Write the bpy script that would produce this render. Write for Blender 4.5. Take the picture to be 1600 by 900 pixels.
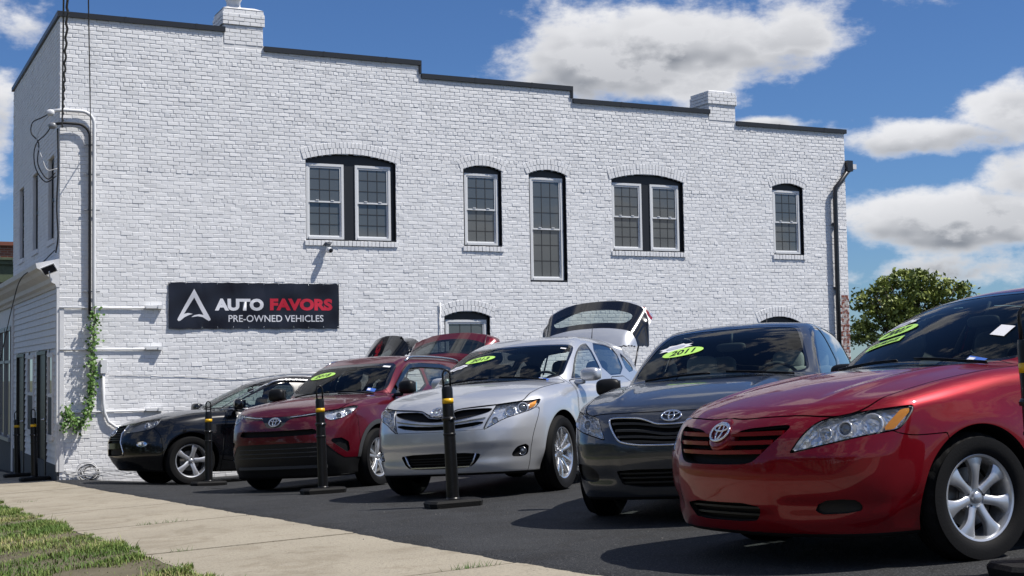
import bpy, bmesh, math, random
import numpy as np
from mathutils import Matrix, Vector
from mathutils.geometry import tessellate_polygon
random.seed(7); rng = np.random.default_rng(7)
for o in list(bpy.data.objects): bpy.data.objects.remove(o)
sc = bpy.context.scene
# ---------------------------------------------------------------- camera
HC = 1.6                       # camera height over the datum; the ground slopes
PITCH = math.atan(123/2130.); ROLL = .0175
cd = bpy.data.cameras.new('camera'); cam = bpy.data.objects.new('camera', cd); sc.collection.objects.link(cam); sc.camera = cam
cd.sensor_width = 36; cd.lens = 2130/1600*36; cd.clip_start = .1; cd.clip_end = 3000
_f = Vector((0, math.cos(PITCH), math.sin(PITCH))); _u = Vector((0, -math.sin(PITCH), math.cos(PITCH))); _r = Vector((1, 0, 0))
_R = _r*math.cos(ROLL)-_u*math.sin(ROLL); _U = _u*math.cos(ROLL)+_r*math.sin(ROLL)
cam.matrix_world = Matrix(((_R.x, _U.x, -_f.x, 0), (_R.y, _U.y, -_f.y, 0), (_R.z, _U.z, -_f.z, HC), (0, 0, 0, 1)))
cy = sc.cycles; cy.max_bounces = 6; cy.diffuse_bounces = 2; cy.glossy_bounces = 4; cy.transmission_bounces = 2; cy.transparent_max_bounces = 10; cy.caustics_reflective = False; cy.caustics_refractive = False
sc.render.resolution_x = 1024; sc.render.resolution_y = 576
# ---------------------------------------------------------------- sun, sky, exposure
SUN = Vector((.80, -.15, 1.25)).normalized()          # towards the sun
sl = bpy.data.lights.new('sun', 'SUN'); sl.energy = 5.0; sl.angle = math.radians(.53); sl.color = (1, .955, .89)
so = bpy.data.objects.new('sun', sl); sc.collection.objects.link(so); so.rotation_euler = SUN.to_track_quat('Z', 'Y').to_euler()
W = bpy.data.worlds.new('World'); sc.world = W; W.use_nodes = True
sc.view_settings.view_transform = 'Standard'; sc.view_settings.look = 'None'; sc.view_settings.exposure = 0.0; sc.view_settings.gamma = 1
def build_world():
    nt = W.node_tree; nt.nodes.clear(); N = nt.nodes.new; Lk = nt.links.new
    out = N('ShaderNodeOutputWorld'); bg = N('ShaderNodeBackground'); sky = N('ShaderNodeTexSky'); sky.sky_type = 'NISHITA'; sky.sun_disc = False
    sky.sun_elevation = math.asin(SUN.z); sky.sun_rotation = math.atan2(SUN.x, SUN.y); sky.altitude = 50; sky.air_density = 1.0; sky.dust_density = .1; sky.ozone_density = 1.2
    geo = N('ShaderNodeNewGeometry'); sep = N('ShaderNodeSeparateXYZ')
    def math_(op, a, b=None, c=None):
        n = N('ShaderNodeMath'); n.operation = op
        for i, q in enumerate((a, b, c)):
            if q is None: continue
            if isinstance(q, (int, float)): n.inputs[i].default_value = q
            else: Lk(q, n.inputs[i])
        return n.outputs[0]
    tc = N('ShaderNodeTexCoord'); Lk(tc.outputs['Generated'], sep.inputs[0])
    X, Y, Z = sep.outputs
    # azimuth and elevation of the view direction (radians)
    az = math_('ARCTAN2', X, Y); el = math_('ARCSINE', Z)
    comb = N('ShaderNodeCombineXYZ'); Lk(az, comb.inputs[0]); Lk(math_('MULTIPLY', el, 1.7), comb.inputs[1])
    def noise(vec, scale, det, rough, off=(0, 0, 0)):
        mp = N('ShaderNodeMapping'); mp.inputs['Location'].default_value = off; Lk(vec, mp.inputs[0])
        n = N('ShaderNodeTexNoise'); n.inputs['Scale'].default_value = scale; n.inputs['Detail'].default_value = det; n.inputs['Roughness'].default_value = rough; Lk(mp.outputs[0], n.inputs['Vector']); return n.outputs['Fac']
    # cumulus banks: centre azimuth, elevation, half widths (degrees), weight
    def px(x, y):  # where in the sky a bank stands, in degrees
        return math.degrees(math.atan2(x-800, 2130)), math.degrees(math.atan2(573-.0175*(x-800)-y, math.hypot(2130, x-800)))
    banks = [(1070, 60, 245, 84, 1.1), (1255, 20, 110, 90, .95), (1480, 215, 150, 30, .80), (1590, 165, 85, 52, .85), (1490, 335, 180, 55, .9), (1600, 275, 90, 45, .8), (1420, 425, 150, 26, .66), (1200, 192, 55, 14, .95), (-5, 180, 32, 110, .62), (20, 45, 75, 35, .55)]
    def field(el_):
        """strongest bank at this direction, and the height within it (-1 base .. 1 top)"""
        tot = None; hgt = None
        for (bx, by, wx, wy, wt) in banks:
            a, e = px(bx, by); dx = math_('MULTIPLY', math_('SUBTRACT', az, math.radians(a)), 2130./wx); dy = math_('MULTIPLY', math_('SUBTRACT', el_, math.radians(e)), 2130./wy)
            g = math_('MULTIPLY', math_('EXPONENT', math_('MULTIPLY', math_('MULTIPLY_ADD', dx, dx, math_('MULTIPLY', dy, dy)), -1.0)), wt)
            hgt = math_('MULTIPLY', dy, g) if hgt is None else math_('MULTIPLY_ADD', dy, g, hgt); tot = g if tot is None else math_('MAXIMUM', tot, g)
        return tot, math_('DIVIDE', hgt, math_('ADD', tot, .05))
    cb = N('ShaderNodeCombineXYZ'); Lk(az, cb.inputs[0]); Lk(math_('MULTIPLY', el, 1.7), cb.inputs[1])
    cu = N('ShaderNodeCombineXYZ'); Lk(math_('ADD', az, .006), cu.inputs[0]); Lk(math_('MULTIPLY', math_('ADD', el, .020), 1.7), cu.inputs[1])
    n1 = noise(cb.outputs[0], 10., 7., .60, (3.1, 1.7, .4)); n1u = noise(cu.outputs[0], 10., 3., .55, (3.1, 1.7, .4)); n2 = noise(cb.outputs[0], 2.6, 2., .5, (.6, 4.2, 0))
    # outside the banks in view the sky goes on with the same scattered cumulus
    gen = math_('MULTIPLY', math_('SUBTRACT', n2, .44), 3.6)
    far = N('ShaderNodeMapRange'); far.inputs[1].default_value = .42; far.inputs[2].default_value = .55; Lk(math_('ABSOLUTE', az), far.inputs[0])
    hi = N('ShaderNodeMapRange'); hi.inputs[1].default_value = .34; hi.inputs[2].default_value = .5; Lk(el, hi.inputs[0])
    gen = math_('MULTIPLY', gen, math_('MAXIMUM', far.outputs[0], hi.outputs[0]))
    fld, base = field(el)
    D = math_('ADD', math_('MAXIMUM', fld, gen), math_('MULTIPLY', math_('SUBTRACT', n1, .5), 2.6))
    cov = N('ShaderNodeMapRange'); cov.interpolation_type = 'SMOOTHSTEP'; cov.inputs[1].default_value = .26; cov.inputs[2].default_value = .72; Lk(D, cov.inputs[0])
    lit = N('ShaderNodeMapRange'); lit.inputs[1].default_value = -.09; lit.inputs[2].default_value = .09; Lk(math_('SUBTRACT', n1, n1u), lit.inputs[0])
    thick = N('ShaderNodeMapRange'); thick.inputs[1].default_value = .38; thick.inputs[2].default_value = .95; Lk(D, thick.inputs[0])
    low = N('ShaderNodeMapRange'); low.inputs[1].default_value = .62; low.inputs[2].default_value = -.55; low.inputs[3].default_value = .10; Lk(base, low.inputs[0])
    shade = math_('MULTIPLY', math_('MULTIPLY', thick.outputs[0], low.outputs[0]), math_('SUBTRACT', 1.45, math_('MULTIPLY', lit.outputs[0], 1.0)))
    clampn = math_('MINIMUM', math_('MAXIMUM', shade, 0.), 1.); shade = clampn
    ccol = N('ShaderNodeMix'); ccol.data_type = 'RGBA'; ccol.inputs['A'].default_value = (CLOUD_HI*1.0, CLOUD_HI*1.0, CLOUD_HI*1.02, 1); ccol.inputs['B'].default_value = (CLOUD_LO*.86, CLOUD_LO*.95, CLOUD_LO*1.12, 1); Lk(shade, ccol.inputs['Factor'])
    tint = N('ShaderNodeMix'); tint.data_type = 'RGBA'; tint.blend_type = 'MULTIPLY'; tint.inputs['Factor'].default_value = 1; tint.inputs['B'].default_value = (.37, .55, .84, 1); Lk(sky.outputs[0], tint.inputs['A'])
    mix = N('ShaderNodeMix'); mix.data_type = 'RGBA'; Lk(math_('MULTIPLY', cov.outputs[0], .96), mix.inputs['Factor']); Lk(tint.outputs['Result'], mix.inputs['A']); Lk(ccol.outputs['Result'], mix.inputs['B'])
    Lk(mix.outputs['Result'], bg.inputs['Color']); bg.inputs['Strength'].default_value = SKY; Lk(bg.outputs[0], out.inputs['Surface'])
SKY = .11; CLOUD_HI = 8.2; CLOUD_LO = 2.0
build_world()
# ---------------------------------------------------------------- materials
MAT = {}
def nodes(m): return m.node_tree.nodes, m.node_tree.links
def mat(key, col, rough=.5, metal=0., coat=0., coat_r=.03, spec=.5, bump=0., bscale=40., var=0., vscale=8., emit=None, coatior=1.5, sheen=0.):
    m = bpy.data.materials.new(key); m.use_nodes = True; N, L = nodes(m); b = N['Principled BSDF']
    b.inputs['Base Color'].default_value = (*col, 1); b.inputs['Roughness'].default_value = rough; b.inputs['Metallic'].default_value = metal
    b.inputs['Coat Weight'].default_value = coat; b.inputs['Coat Roughness'].default_value = coat_r; b.inputs['Specular IOR Level'].default_value = spec
    tc = N.new('ShaderNodeTexCoord')
    if var:
        n = N.new('ShaderNodeTexNoise'); n.inputs['Scale'].default_value = vscale; n.inputs['Detail'].default_value = 6; L.new(tc.outputs['Object'], n.inputs['Vector'])
        r = N.new('ShaderNodeMapRange'); r.inputs[1].default_value = .3; r.inputs[2].default_value = .7; r.inputs[3].default_value = 1-var; r.inputs[4].default_value = 1+var; L.new(n.outputs['Fac'], r.inputs[0])
        x = N.new('ShaderNodeMix'); x.data_type = 'RGBA'; x.blend_type = 'MULTIPLY'; x.inputs['Factor'].default_value = 1; x.inputs['A'].default_value = (*col, 1); L.new(r.outputs[0], x.inputs['B']); L.new(x.outputs['Result'], b.inputs['Base Color'])
    if bump:
        n = N.new('ShaderNodeTexNoise'); n.inputs['Scale'].default_value = bscale; n.inputs['Detail'].default_value = 5; L.new(tc.outputs['Object'], n.inputs['Vector'])
        k = N.new('ShaderNodeBump'); k.inputs['Strength'].default_value = bump; k.inputs['Distance'].default_value = .01; L.new(n.outputs['Fac'], k.inputs['Height']); L.new(k.outputs[0], b.inputs['Normal'])
    MAT[key] = m; return m
def glass(key, tint, refl=1.3, rough=0.):
    """thin pane: tinted see-through with a mirror reflection that grows at grazing angles"""
    m = bpy.data.materials.new(key); m.use_nodes = True; N, L = nodes(m); N.clear(); out = N.new('ShaderNodeOutputMaterial')
    t = N.new('ShaderNodeBsdfTransparent'); t.inputs['Color'].default_value = (*tint, 1); g = N.new('ShaderNodeBsdfGlossy'); g.inputs['Roughness'].default_value = rough; g.inputs['Color'].default_value = (1, 1, 1, 1)
    f = N.new('ShaderNodeFresnel'); f.inputs['IOR'].default_value = 1.5; k = N.new('ShaderNodeMath'); k.operation = 'MULTIPLY'; k.use_clamp = True; k.inputs[1].default_value = refl; L.new(f.outputs[0], k.inputs[0])
    x = N.new('ShaderNodeMixShader'); L.new(k.outputs[0], x.inputs[0]); L.new(t.outputs[0], x.inputs[1]); L.new(g.outputs[0], x.inputs[2]); L.new(x.outputs[0], out.inputs['Surface'])
    MAT[key] = m; return m
mat('rubber', (.007, .007, .0075), .72, spec=.18, bump=.15, bscale=120)
mat('alloy', (.62, .63, .65), .33, .75, coat=.4); mat('alloy_bright', (.72, .73, .75), .22, .85, coat=.5)
mat('alloy_dark', (.10, .10, .11), .35, .6, coat=.4)
mat('dark_metal', (.08, .08, .085), .4, .7); mat('brake', (.22, .21, .20), .45, .8); mat('black', (.008, .008, .009), .7, spec=.25)
mat('trim', (.018, .019, .021), .7, spec=.3); mat('plastic', (.009, .0095, .0105), .42, spec=.3, bump=.1, bscale=300); mat('gloss_black', (.006, .006, .007), .12, coat=.6)
mat('plastic_grey', (.045, .047, .05), .5, spec=.4, bump=.1, bscale=300)
mat('chrome', (.82, .83, .85), .08, 1.); mat('satin', (.55, .56, .58), .25, 1.); mat('mirror', (.8, .82, .85), .02, 1.)
mat('seat', (.11, .115, .118), .8, bump=.2, bscale=90); mat('seat_light', (.42, .43, .42), .85, bump=.2, bscale=90); mat('dash', (.045, .048, .05), .65)
mat('reflector', (.92, .92, .93), .12, .70); mat('lamp_base', (.90, .91, .92), .13, .55, coat=.3); mat('lamp_grey', (.22, .23, .24), .3, .5); mat('amber', (1.0, .36, .02), .3, spec=.4, coat=.3)
mat('projector', (.22, .24, .26), .05, .3, coat=1.)
mat('lamp_red', (.22, .006, .010), .15, coat=1.); mat('lime', (.50, .84, .16), .5); mat('sticker_white', (.78, .78, .80), .5); mat('sticker_blue', (.05, .14, .50), .45); mat('ink', (.006, .006, .006), .5)
mat('sticker_grey', (.45, .47, .55), .5)
mat('red_paint', (.21, .0012, .007), .38, .45, coat=.75, coat_r=.012, spec=.2); mat('maroon_paint', (.115, .0015, .010), .34, .45, coat=.8, coat_r=.015)
mat('silver_paint', (.60, .615, .64), .36, .55, coat=1., coat_r=.02); mat('grey_paint', (.058, .064, .075), .30, .60, coat=.9, coat_r=.015); mat('black_paint', (.003, .0035, .005), .25, .1, coat=.7, coat_r=.012, spec=.25)
glass('windshield', (.72, .82, .78), .62); glass('side_glass', (.55, .63, .61), 1.4); glass('dark_glass', (.10, .125, .125), 1.5); glass('lens', (.97, .98, .99), .55)
# ---------------------------------------------------------------- numeric helpers
def spl(pts, n=1500):
    """smooth monotone interpolation through (x, y) points, tabulated"""
    p = np.array(sorted(pts), float); x = p[:, 0]; y = p[:, 1]
    if len(x) == 1: return lambda q: np.full(np.shape(q), y[0])
    h = np.diff(x); d = np.diff(y)/h; m = np.zeros(len(x)); m[0] = d[0]; m[-1] = d[-1]
    for i in range(1, len(x)-1):
        if d[i-1]*d[i] > 0:
            w1 = 2*h[i]+h[i-1]; w2 = h[i]+2*h[i-1]; m[i] = (w1+w2)/(w1/d[i-1]+w2/d[i])
    g = np.linspace(x[0], x[-1], n); k = np.clip(np.searchsorted(x, g)-1, 0, len(h)-1); t = (g-x[k])/h[k]
    v = (2*t**3-3*t**2+1)*y[k]+(t**3-2*t**2+t)*h[k]*m[k]+(-2*t**3+3*t**2)*y[k+1]+(t**3-t**2)*h[k]*m[k+1]
    return lambda q: np.interp(q, g, v)
def rmax(a, b, r):
    return np.minimum(np.maximum(a, b)+r, 0)+np.hypot(np.maximum(a+r, 0), np.maximum(b+r, 0))-r
def rmin(a, b, r): return -rmax(-a, -b, r)
def bump(x, c, s): return np.exp(-((x-c)/s)**2)
def sstep(x, a, b):
    t = np.clip((x-a)/(b-a), 0, 1); return t*t*(3-2*t)
def poly_sdf(P, poly):
    """signed distance (negative inside) of 2D points to a polygon"""
    poly = np.asarray(poly, float); d = np.full(len(P), 1e9); s = np.ones(len(P)); n = len(poly)
    for i in range(n):
        a = poly[i]; b = poly[i-1]; e = b-a; w = P-a
        q = w-e*np.clip((w@e)/(e@e+1e-12), 0, 1)[:, None]; d = np.minimum(d, (q*q).sum(1))
        c1 = P[:, 1] >= a[1]; c2 = P[:, 1] < b[1]; c3 = e[0]*w[:, 1] > e[1]*w[:, 0]
        f = (c1 & c2 & c3) | (~c1 & ~c2 & ~c3); s[f] *= -1
    return s*np.sqrt(d)
def smooth_poly(pts, n=2):
    """round a polygon's corners; a point given as (x, y, 1) stays sharp"""
    P = [(tuple(p[:2]), len(p) > 2) for p in pts]
    for _ in range(n):
        Q = []
        for i in range(len(P)):
            (a, sa), (b, sb) = P[i], P[(i+1) % len(P)]
            a = np.array(a); b = np.array(b)
            if sa: Q.append((tuple(a), True))
            else: Q.append((tuple(a*.75+b*.25), False))
            if not sb: Q.append((tuple(a*.25+b*.75), False))
        P = Q
    return np.array([p[0] for p in P])
# ---------------------------------------------------------------- car body as an implicit solid, x forward from the front axle, y left, z up
def make_F(c):
    S = {k: spl(v) for k, v in c['curves'].items()}
    wx = c['wheels']; R = c['arch_r']; zw = c['wheel_z']
    def F(x, y, z):
        y = np.abs(y)
        ys = S['w'](x)+S['inset'](z)
        rr1 = np.hypot(x-wx[0], z-zw); rr2 = np.hypot(x-wx[1], z-zw)
        ys = ys+c['flare']*(np.exp(-(np.maximum(rr1-R, 0)/c['flare_w'])**2)+np.exp(-(np.maximum(rr2-R, 0)/c['flare_w'])**2))*sstep(z, .25, .45)
        if 'side_extra' in c: ys = ys+c['side_extra'](x, z)
        yn = y/.8
        zt = S['hood'](x)-S['crown'](x)*yn**c.get('crown_p', 2.2)
        if 'top_extra' in c: zt = zt+c['top_extra'](x, y)
        xf = S['front'](z)-S['plan'](z)*yn**c['plan_p']
        if 'front_extra' in c: xf = xf+c['front_extra'](y, z)
        xr = S['rear'](z)+c['rplan']*yn**2.6
        e = rmax(y-ys, (z-zt), c['r_side'])
        e = rmax(e, (x-xf)*.93, c['r_front'])
        e = rmax(e, xr-x, .09)
        e = rmax(e, S['bot'](x)-z, .035)
        g1 = (y-(S['wg'](x)-c['tumble']*(z-c['belt'])-c['tumble2']*np.maximum(z-c['belt'], 0)**2))*.93
        g2 = z-(S['roof'](x)-c['roof_crown']*(y/.6)**2.2)
        (xb, zb), (xt, zt2) = c['ws']; L = np.hypot(xb-xt, zt2-zb); nx = (zt2-zb)/L; nz = (xb-xt)/L
        q = (x-xb)*nx+(z-zb)*nz; s = (z-zb)/(zt2-zb)
        g3 = q+c['ws_plan']*nx*(y/.7)**2.2-c['ws_bow']*np.clip(s, -.2, 1.2)*(1-np.clip(s, -.2, 1.2))*4
        (xb, zb), (xt, zt2) = c['rg']; L = np.hypot(xb-xt, zt2-zb); nx = -(zt2-zb)/L; nz = (xt-xb)/L
        g4 = (x-xb)*nx+(z-zb)*nz+c['rg_plan']*abs(nx)*(y/.7)**2.4
        g = rmax(g2, g3, c.get('r_head', .10)); g = rmax(g, g4, .12); g = rmax(g, g1, c['r_rail'])
        g = rmax(g, c['belt']-.16-z, .02)
        return rmin(e, g, c['blend'])
    return F
def grad(F, P, h=1e-3):
    G = np.stack([F(*(P+h*np.eye(3)[i]).T)-F(*(P-h*np.eye(3)[i]).T) for i in range(3)], 1)
    return G/(np.linalg.norm(G, axis=1, keepdims=True)+1e-12)
def solve(F, A, B, n=26):
    """zero of F between inner points A and outer points B"""
    lo = np.zeros(len(A)); hi = np.ones(len(A))
    for _ in range(n):
        m = (lo+hi)/2; P = A+(B-A)*m[:, None]; ins = F(*P.T) < 0
        lo = np.where(ins, m, lo); hi = np.where(ins, hi, m)
    return A+(B-A)*((lo+hi)/2)[:, None]
def first_hit(F, A, B, n=96):
    """first entry into the body along each segment A->B (from outside)"""
    A = np.atleast_2d(A).astype(float); B = np.atleast_2d(B).astype(float); A, B = np.broadcast_arrays(A, B); n = min(n, 240)
    t = np.linspace(0, 1, n); out = np.full((len(A), 3), np.nan)
    for c in range(0, len(A), 2000):
        a = A[c:c+2000]; b = B[c:c+2000]; P = a[:, None]+(b-a)[:, None]*t[None, :, None]
        v = (F(P[..., 0].ravel(), P[..., 1].ravel(), P[..., 2].ravel()) < 0).reshape(len(a), n); ok = v.any(1); k = np.maximum(v.argmax(1), 1); i = np.arange(len(a))
        if ok.any(): q = solve(F, P[i, k][ok], P[i, k-1][ok], 20); r = out[c:c+2000]; r[ok] = q
    return out
def fx(F, y, z, off=0., x0=1.3, x1=-.6):
    """point on the front of the body at given y, z"""
    y = np.atleast_1d(y).astype(float); z = np.broadcast_to(np.asarray(z, float), y.shape)
    P = first_hit(F, np.c_[np.full(len(y), x0), y, z], np.c_[np.full(len(y), x1), y, z]); return P+grad(F, P)*off
def fy(F, x, z, off=0., s=1):
    x = np.atleast_1d(x).astype(float); z = np.broadcast_to(np.asarray(z, float), x.shape)
    P = first_hit(F, np.c_[x, np.full(len(x), 1.2), z], np.c_[x, np.full(len(x), .2), z]); P = P+grad(F, P)*off
    P[:, 1] *= s; return P
def fz(F, x, y, off=0.):
    x = np.atleast_1d(x).astype(float); y = np.broadcast_to(np.asarray(y, float), x.shape)
    P = first_hit(F, np.c_[x, y, np.full(len(x), 2.0)], np.c_[x, y, np.full(len(x), .5)]); return P+grad(F, P)*off
def body_mesh(F, c, h):
    xr, xf = c['xmin']-.1, c['xmax']+.1; zb, zt = c['zmin']-.08, c['zmax']+.1; W = 1.08
    X = np.linspace(xr, xf, int((xf-xr)/h)+1); Y = np.linspace(0, W, int(W/h)+1); Z = np.linspace(zb, zt, int((zt-zb)/h)+1)
    V = []; T = []; idx = {}
    def add(P, nu, nv, flip):
        base = sum(len(v) for v in V); V.append(P)
        k = np.arange(nu*nv).reshape(nu, nv)+base
        a = k[:-1, :-1].ravel(); b = k[1:, :-1].ravel(); d = k[1:, 1:].ravel(); e = k[:-1, 1:].ravel()
        if flip: a, b, d, e = a, e, d, b
        T.append(np.stack([a, b, d, e], 1))
    g = lambda A, B: [q.ravel() for q in np.meshgrid(A, B, indexing='ij')]
    a, b = g(X, Y); add(np.c_[a, b, np.full(len(a), zt)], len(X), len(Y), False)
    a, b = g(X, Y); add(np.c_[a, b, np.full(len(a), zb)], len(X), len(Y), True)
    a, b = g(X, Z); add(np.c_[a, np.full(len(a), W), b], len(X), len(Z), True)
    a, b = g(Y, Z); add(np.c_[np.full(len(a), xf), a, b], len(Y), len(Z), False)
    a, b = g(Y, Z); add(np.c_[np.full(len(a), xr), a, b], len(Y), len(Z), True)
    V = np.concatenate(V); T = np.concatenate(T)
    key = np.round(V*1e5).astype(np.int64); _, first, inv = np.unique(key, axis=0, return_index=True, return_inverse=True)
    inv = inv.ravel(); V = V[first]; T = inv[T]
    i0 = np.array([c['xmin']+.75, 0, .55]); i1 = np.array([c['xmax']-.6, .38, .68])
    o0 = np.array([xr, 0, zb]); o1 = np.array([xf, W, zt])
    A = i0+(V-o0)/(o1-o0)*(i1-i0); A[:, 1] = np.where(V[:, 1] < 1e-9, 0, A[:, 1])
    P = solve(F, A, V)
    d1 = np.linalg.norm(P[T[:, 0]]-P[T[:, 2]], axis=1); d2 = np.linalg.norm(P[T[:, 1]]-P[T[:, 3]], axis=1)
    s = d1 < d2
    q = np.concatenate([T[s][:, [0, 1, 2]], T[s][:, [0, 2, 3]], T[~s][:, [0, 1, 3]], T[~s][:, [1, 2, 3]]])
    # orientation outward
    n = np.cross(P[q[:, 1]]-P[q[:, 0]], P[q[:, 2]]-P[q[:, 0]]); cen = P[q].mean(1); G = grad(F, cen)
    f = (n*G).sum(1) < 0; q[f] = q[f][:, ::-1]
    ar = np.linalg.norm(n, axis=1); q = q[ar > 1e-9]
    return P, q
def split(P, T, d, level=0., F=None):
    """cut triangles along d == level; returns points, inside tris, outside tris, new d"""
    d = d-level; d = np.where(np.abs(d) < 2e-5, 2e-5, d); s = d[T] < 0; k = s.sum(1)
    ins = [T[k == 3]]; out = [T[k == 0]]; M = T[(k == 1) | (k == 2)]
    if len(M) == 0: return P, ins[0], out[0], d+level
    sm = d[M] < 0; one = sm.sum(1) == 1; odd = np.where(one, np.argmax(sm, 1), np.argmin(sm, 1))
    M = np.stack([M[np.arange(len(M)), (odd+j) % 3] for j in range(3)], 1)
    E = np.concatenate([M[:, [0, 1]], M[:, [0, 2]]]); E = np.sort(E, 1)
    U, inv = np.unique(E, axis=0, return_inverse=True); inv = inv.ravel()
    t = (d[U[:, 0]]/(d[U[:, 0]]-d[U[:, 1]]))[:, None]; N = P[U[:, 0]]+(P[U[:, 1]]-P[U[:, 0]])*t
    if F is not None:
        for _ in range(2):
            G = grad(F, N); N = N-G*(F(*N.T)[:, None])*.9
    b = len(P); P = np.concatenate([P, N]); i1 = inv[:len(M)]+b; i2 = inv[len(M):]+b
    tip = np.stack([M[:, 0], i1, i2], 1); q1 = np.stack([i1, M[:, 1], M[:, 2]], 1); q2 = np.stack([i1, M[:, 2], i2], 1)
    ins += [tip[one], q1[~one], q2[~one]]; out += [tip[~one], q1[one], q2[one]]
    return P, np.concatenate(ins), np.concatenate(out), np.concatenate([d+level, np.full(len(N), level)])
class Shell:
    """half body (y >= 0) whose triangles carry region names"""
    def __init__(s, F, c, h):
        s.F = F; s.c = c; s.P, T = body_mesh(F, c, h); s.R = {'body': T}
    def cut(s, name, fn, frm=('body',), gap=0.):
        """fn(P, N) -> signed distance (negative inside)"""
        new = []
        for r in frm:
            T = s.R.get(r)
            if T is None or len(T) == 0: continue
            u = np.unique(T); d = np.full(len(s.P), 1.); d[u] = fn(s.P[u])
            if gap > 0:
                s.P, i, T, d = split(s.P, T, d, -gap, s.F); new.append(i)
                s.P, band, out, d = split(s.P, T, d, gap, s.F); s.R[r] = out
            else:
                s.P, i, out, d = split(s.P, T, d, 0., s.F); new.append(i); s.R[r] = out
        if name and new:
            old = [s.R[name]] if name in s.R else []
            s.R[name] = np.concatenate(old+new)
    def get(s, name):
        T = s.R[name]; u, inv = np.unique(T, return_inverse=True); return s.P[u], inv.reshape(T.shape)
def boundary(T):
    """directed boundary edges of a triangle set"""
    E = np.concatenate([T[:, [0, 1]], T[:, [1, 2]], T[:, [2, 0]]]); k = {}
    for a, b in E: k[(a, b)] = 1
    return [(a, b) for (a, b) in k if (b, a) not in k]
# ---------------------------------------------------------------- sloping ground (height as a function of place)
EO = np.array([.41, 7.15]); ED = np.array([-.46, .888]); EN = np.array([-.888, -.46])   # edge of the lot: point, direction, side of the verge
def gz(X, Y):
    X = np.asarray(X, float); Y = np.asarray(Y, float); s = np.log1p(np.exp(np.clip((Y-14)*1.2, -40, 40)))/1.2
    sd = (X-EO[0])*EN[0]+(Y-EO[1])*EN[1]
    return HC-(.955-.042*np.clip(X, -40, 40)+.021*np.clip(Y, -20, 70)+.016*np.minimum(s, 14)*sstep(-sd, .0, 1.7))
def car_frame(X, Y, al):
    e = 1.2; n = np.array([-(gz(X+e, Y)-gz(X-e, Y))/2/e, -(gz(X, Y+e)-gz(X, Y-e))/2/e, 1.]); n /= np.linalg.norm(n)
    h = np.array([-np.cos(al), -np.sin(al), 0]); h = h-n*(h@n); h /= np.linalg.norm(h)
    return np.array([X, Y, float(gz(X, Y))]), h, np.cross(n, h), n
# ---------------------------------------------------------------- car shapes
def camry_spec():
    return dict(
        wheels=(0., -2.776), arch_r=.365, wheel_z=.33, flare=.022, flare_w=.11, xmin=-3.84, xmax=.97, zmin=.17, zmax=1.47,
        curves=dict(
            w=[(-3.9, .74), (-3.5, .82), (-2.9, .865), (-2.2, .885), (-1.2, .89), (-.4, .885), (.1, .872), (.4, .845), (.65, .80), (.9, .72)],
            inset=[(.1, -.10), (.22, -.05), (.34, -.018), (.55, .0), (.70, .004), (.80, -.006), (.90, -.035), (1.0, -.075), (1.2, -.16)],
            hood=[(-3.9, 1.02), (-3.7, 1.05), (-3.1, 1.08), (-2.4, 1.03), (-1.0, 1.0), (-.5, 1.015), (-.3, 1.01), (0, .985), (.3, .945), (.55, .895), (.75, .835), (.88, .785), (1.0, .72)],
            crown=[(-3.9, .06), (-3, .05), (-.6, .05), (0, .06), (.4, .075), (.8, .09)],
            front=[(.1, .86), (.2, .895), (.28, .925), (.40, .95), (.50, .962), (.57, .962), (.63, .945), (.72, .91), (.80, .87), (.9, .80), (1.0, .70)],
            plan=[(.15, .32), (.4, .32), (.6, .33), (.8, .36), (1.0, .38)],
            rear=[(.1, -3.74), (.3, -3.82), (.55, -3.84), (.75, -3.82), (1.0, -3.77), (1.1, -3.72)],
            bot=[(-3.9, .27), (-3.3, .22), (-2.4, .17), (-.5, .17), (.3, .18), (.9, .19)],
            wg=[(-3.8, .62), (-3.2, .70), (-2.4, .775), (-1.4, .80), (-.8, .785), (-.3, .74), (.2, .66)],
            roof=[(-3.4, 1.27), (-2.9, 1.35), (-2.3, 1.415), (-1.7, 1.443), (-1.3, 1.433), (-.9, 1.39), (-.5, 1.30)]),
        front_extra=lambda y, z: -.014*bump(z, .345, .045)*sstep(y, .32, .50)+.009*(1-sstep(y, .36, .44))*sstep(z, .29, .36)*(1-sstep(z, .52, .60)),
        top_extra=lambda x, y: .010*bump(y, .50-.06*(x-.2), .05)*sstep(x, -.45, -.1)*(1-sstep(x, .45, .70)),
        plan_p=2.7, rplan=.28, r_side=.075, r_front=.10, belt=.95, tumble=.33, tumble2=.20, roof_crown=.035,
        ws=((-.36, 1.0), (-1.16, 1.405)), ws_plan=.20, ws_bow=.03, rg=((-3.2, 1.06), (-2.55, 1.40)), rg_plan=.15, r_rail=.075, blend=.025)
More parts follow.
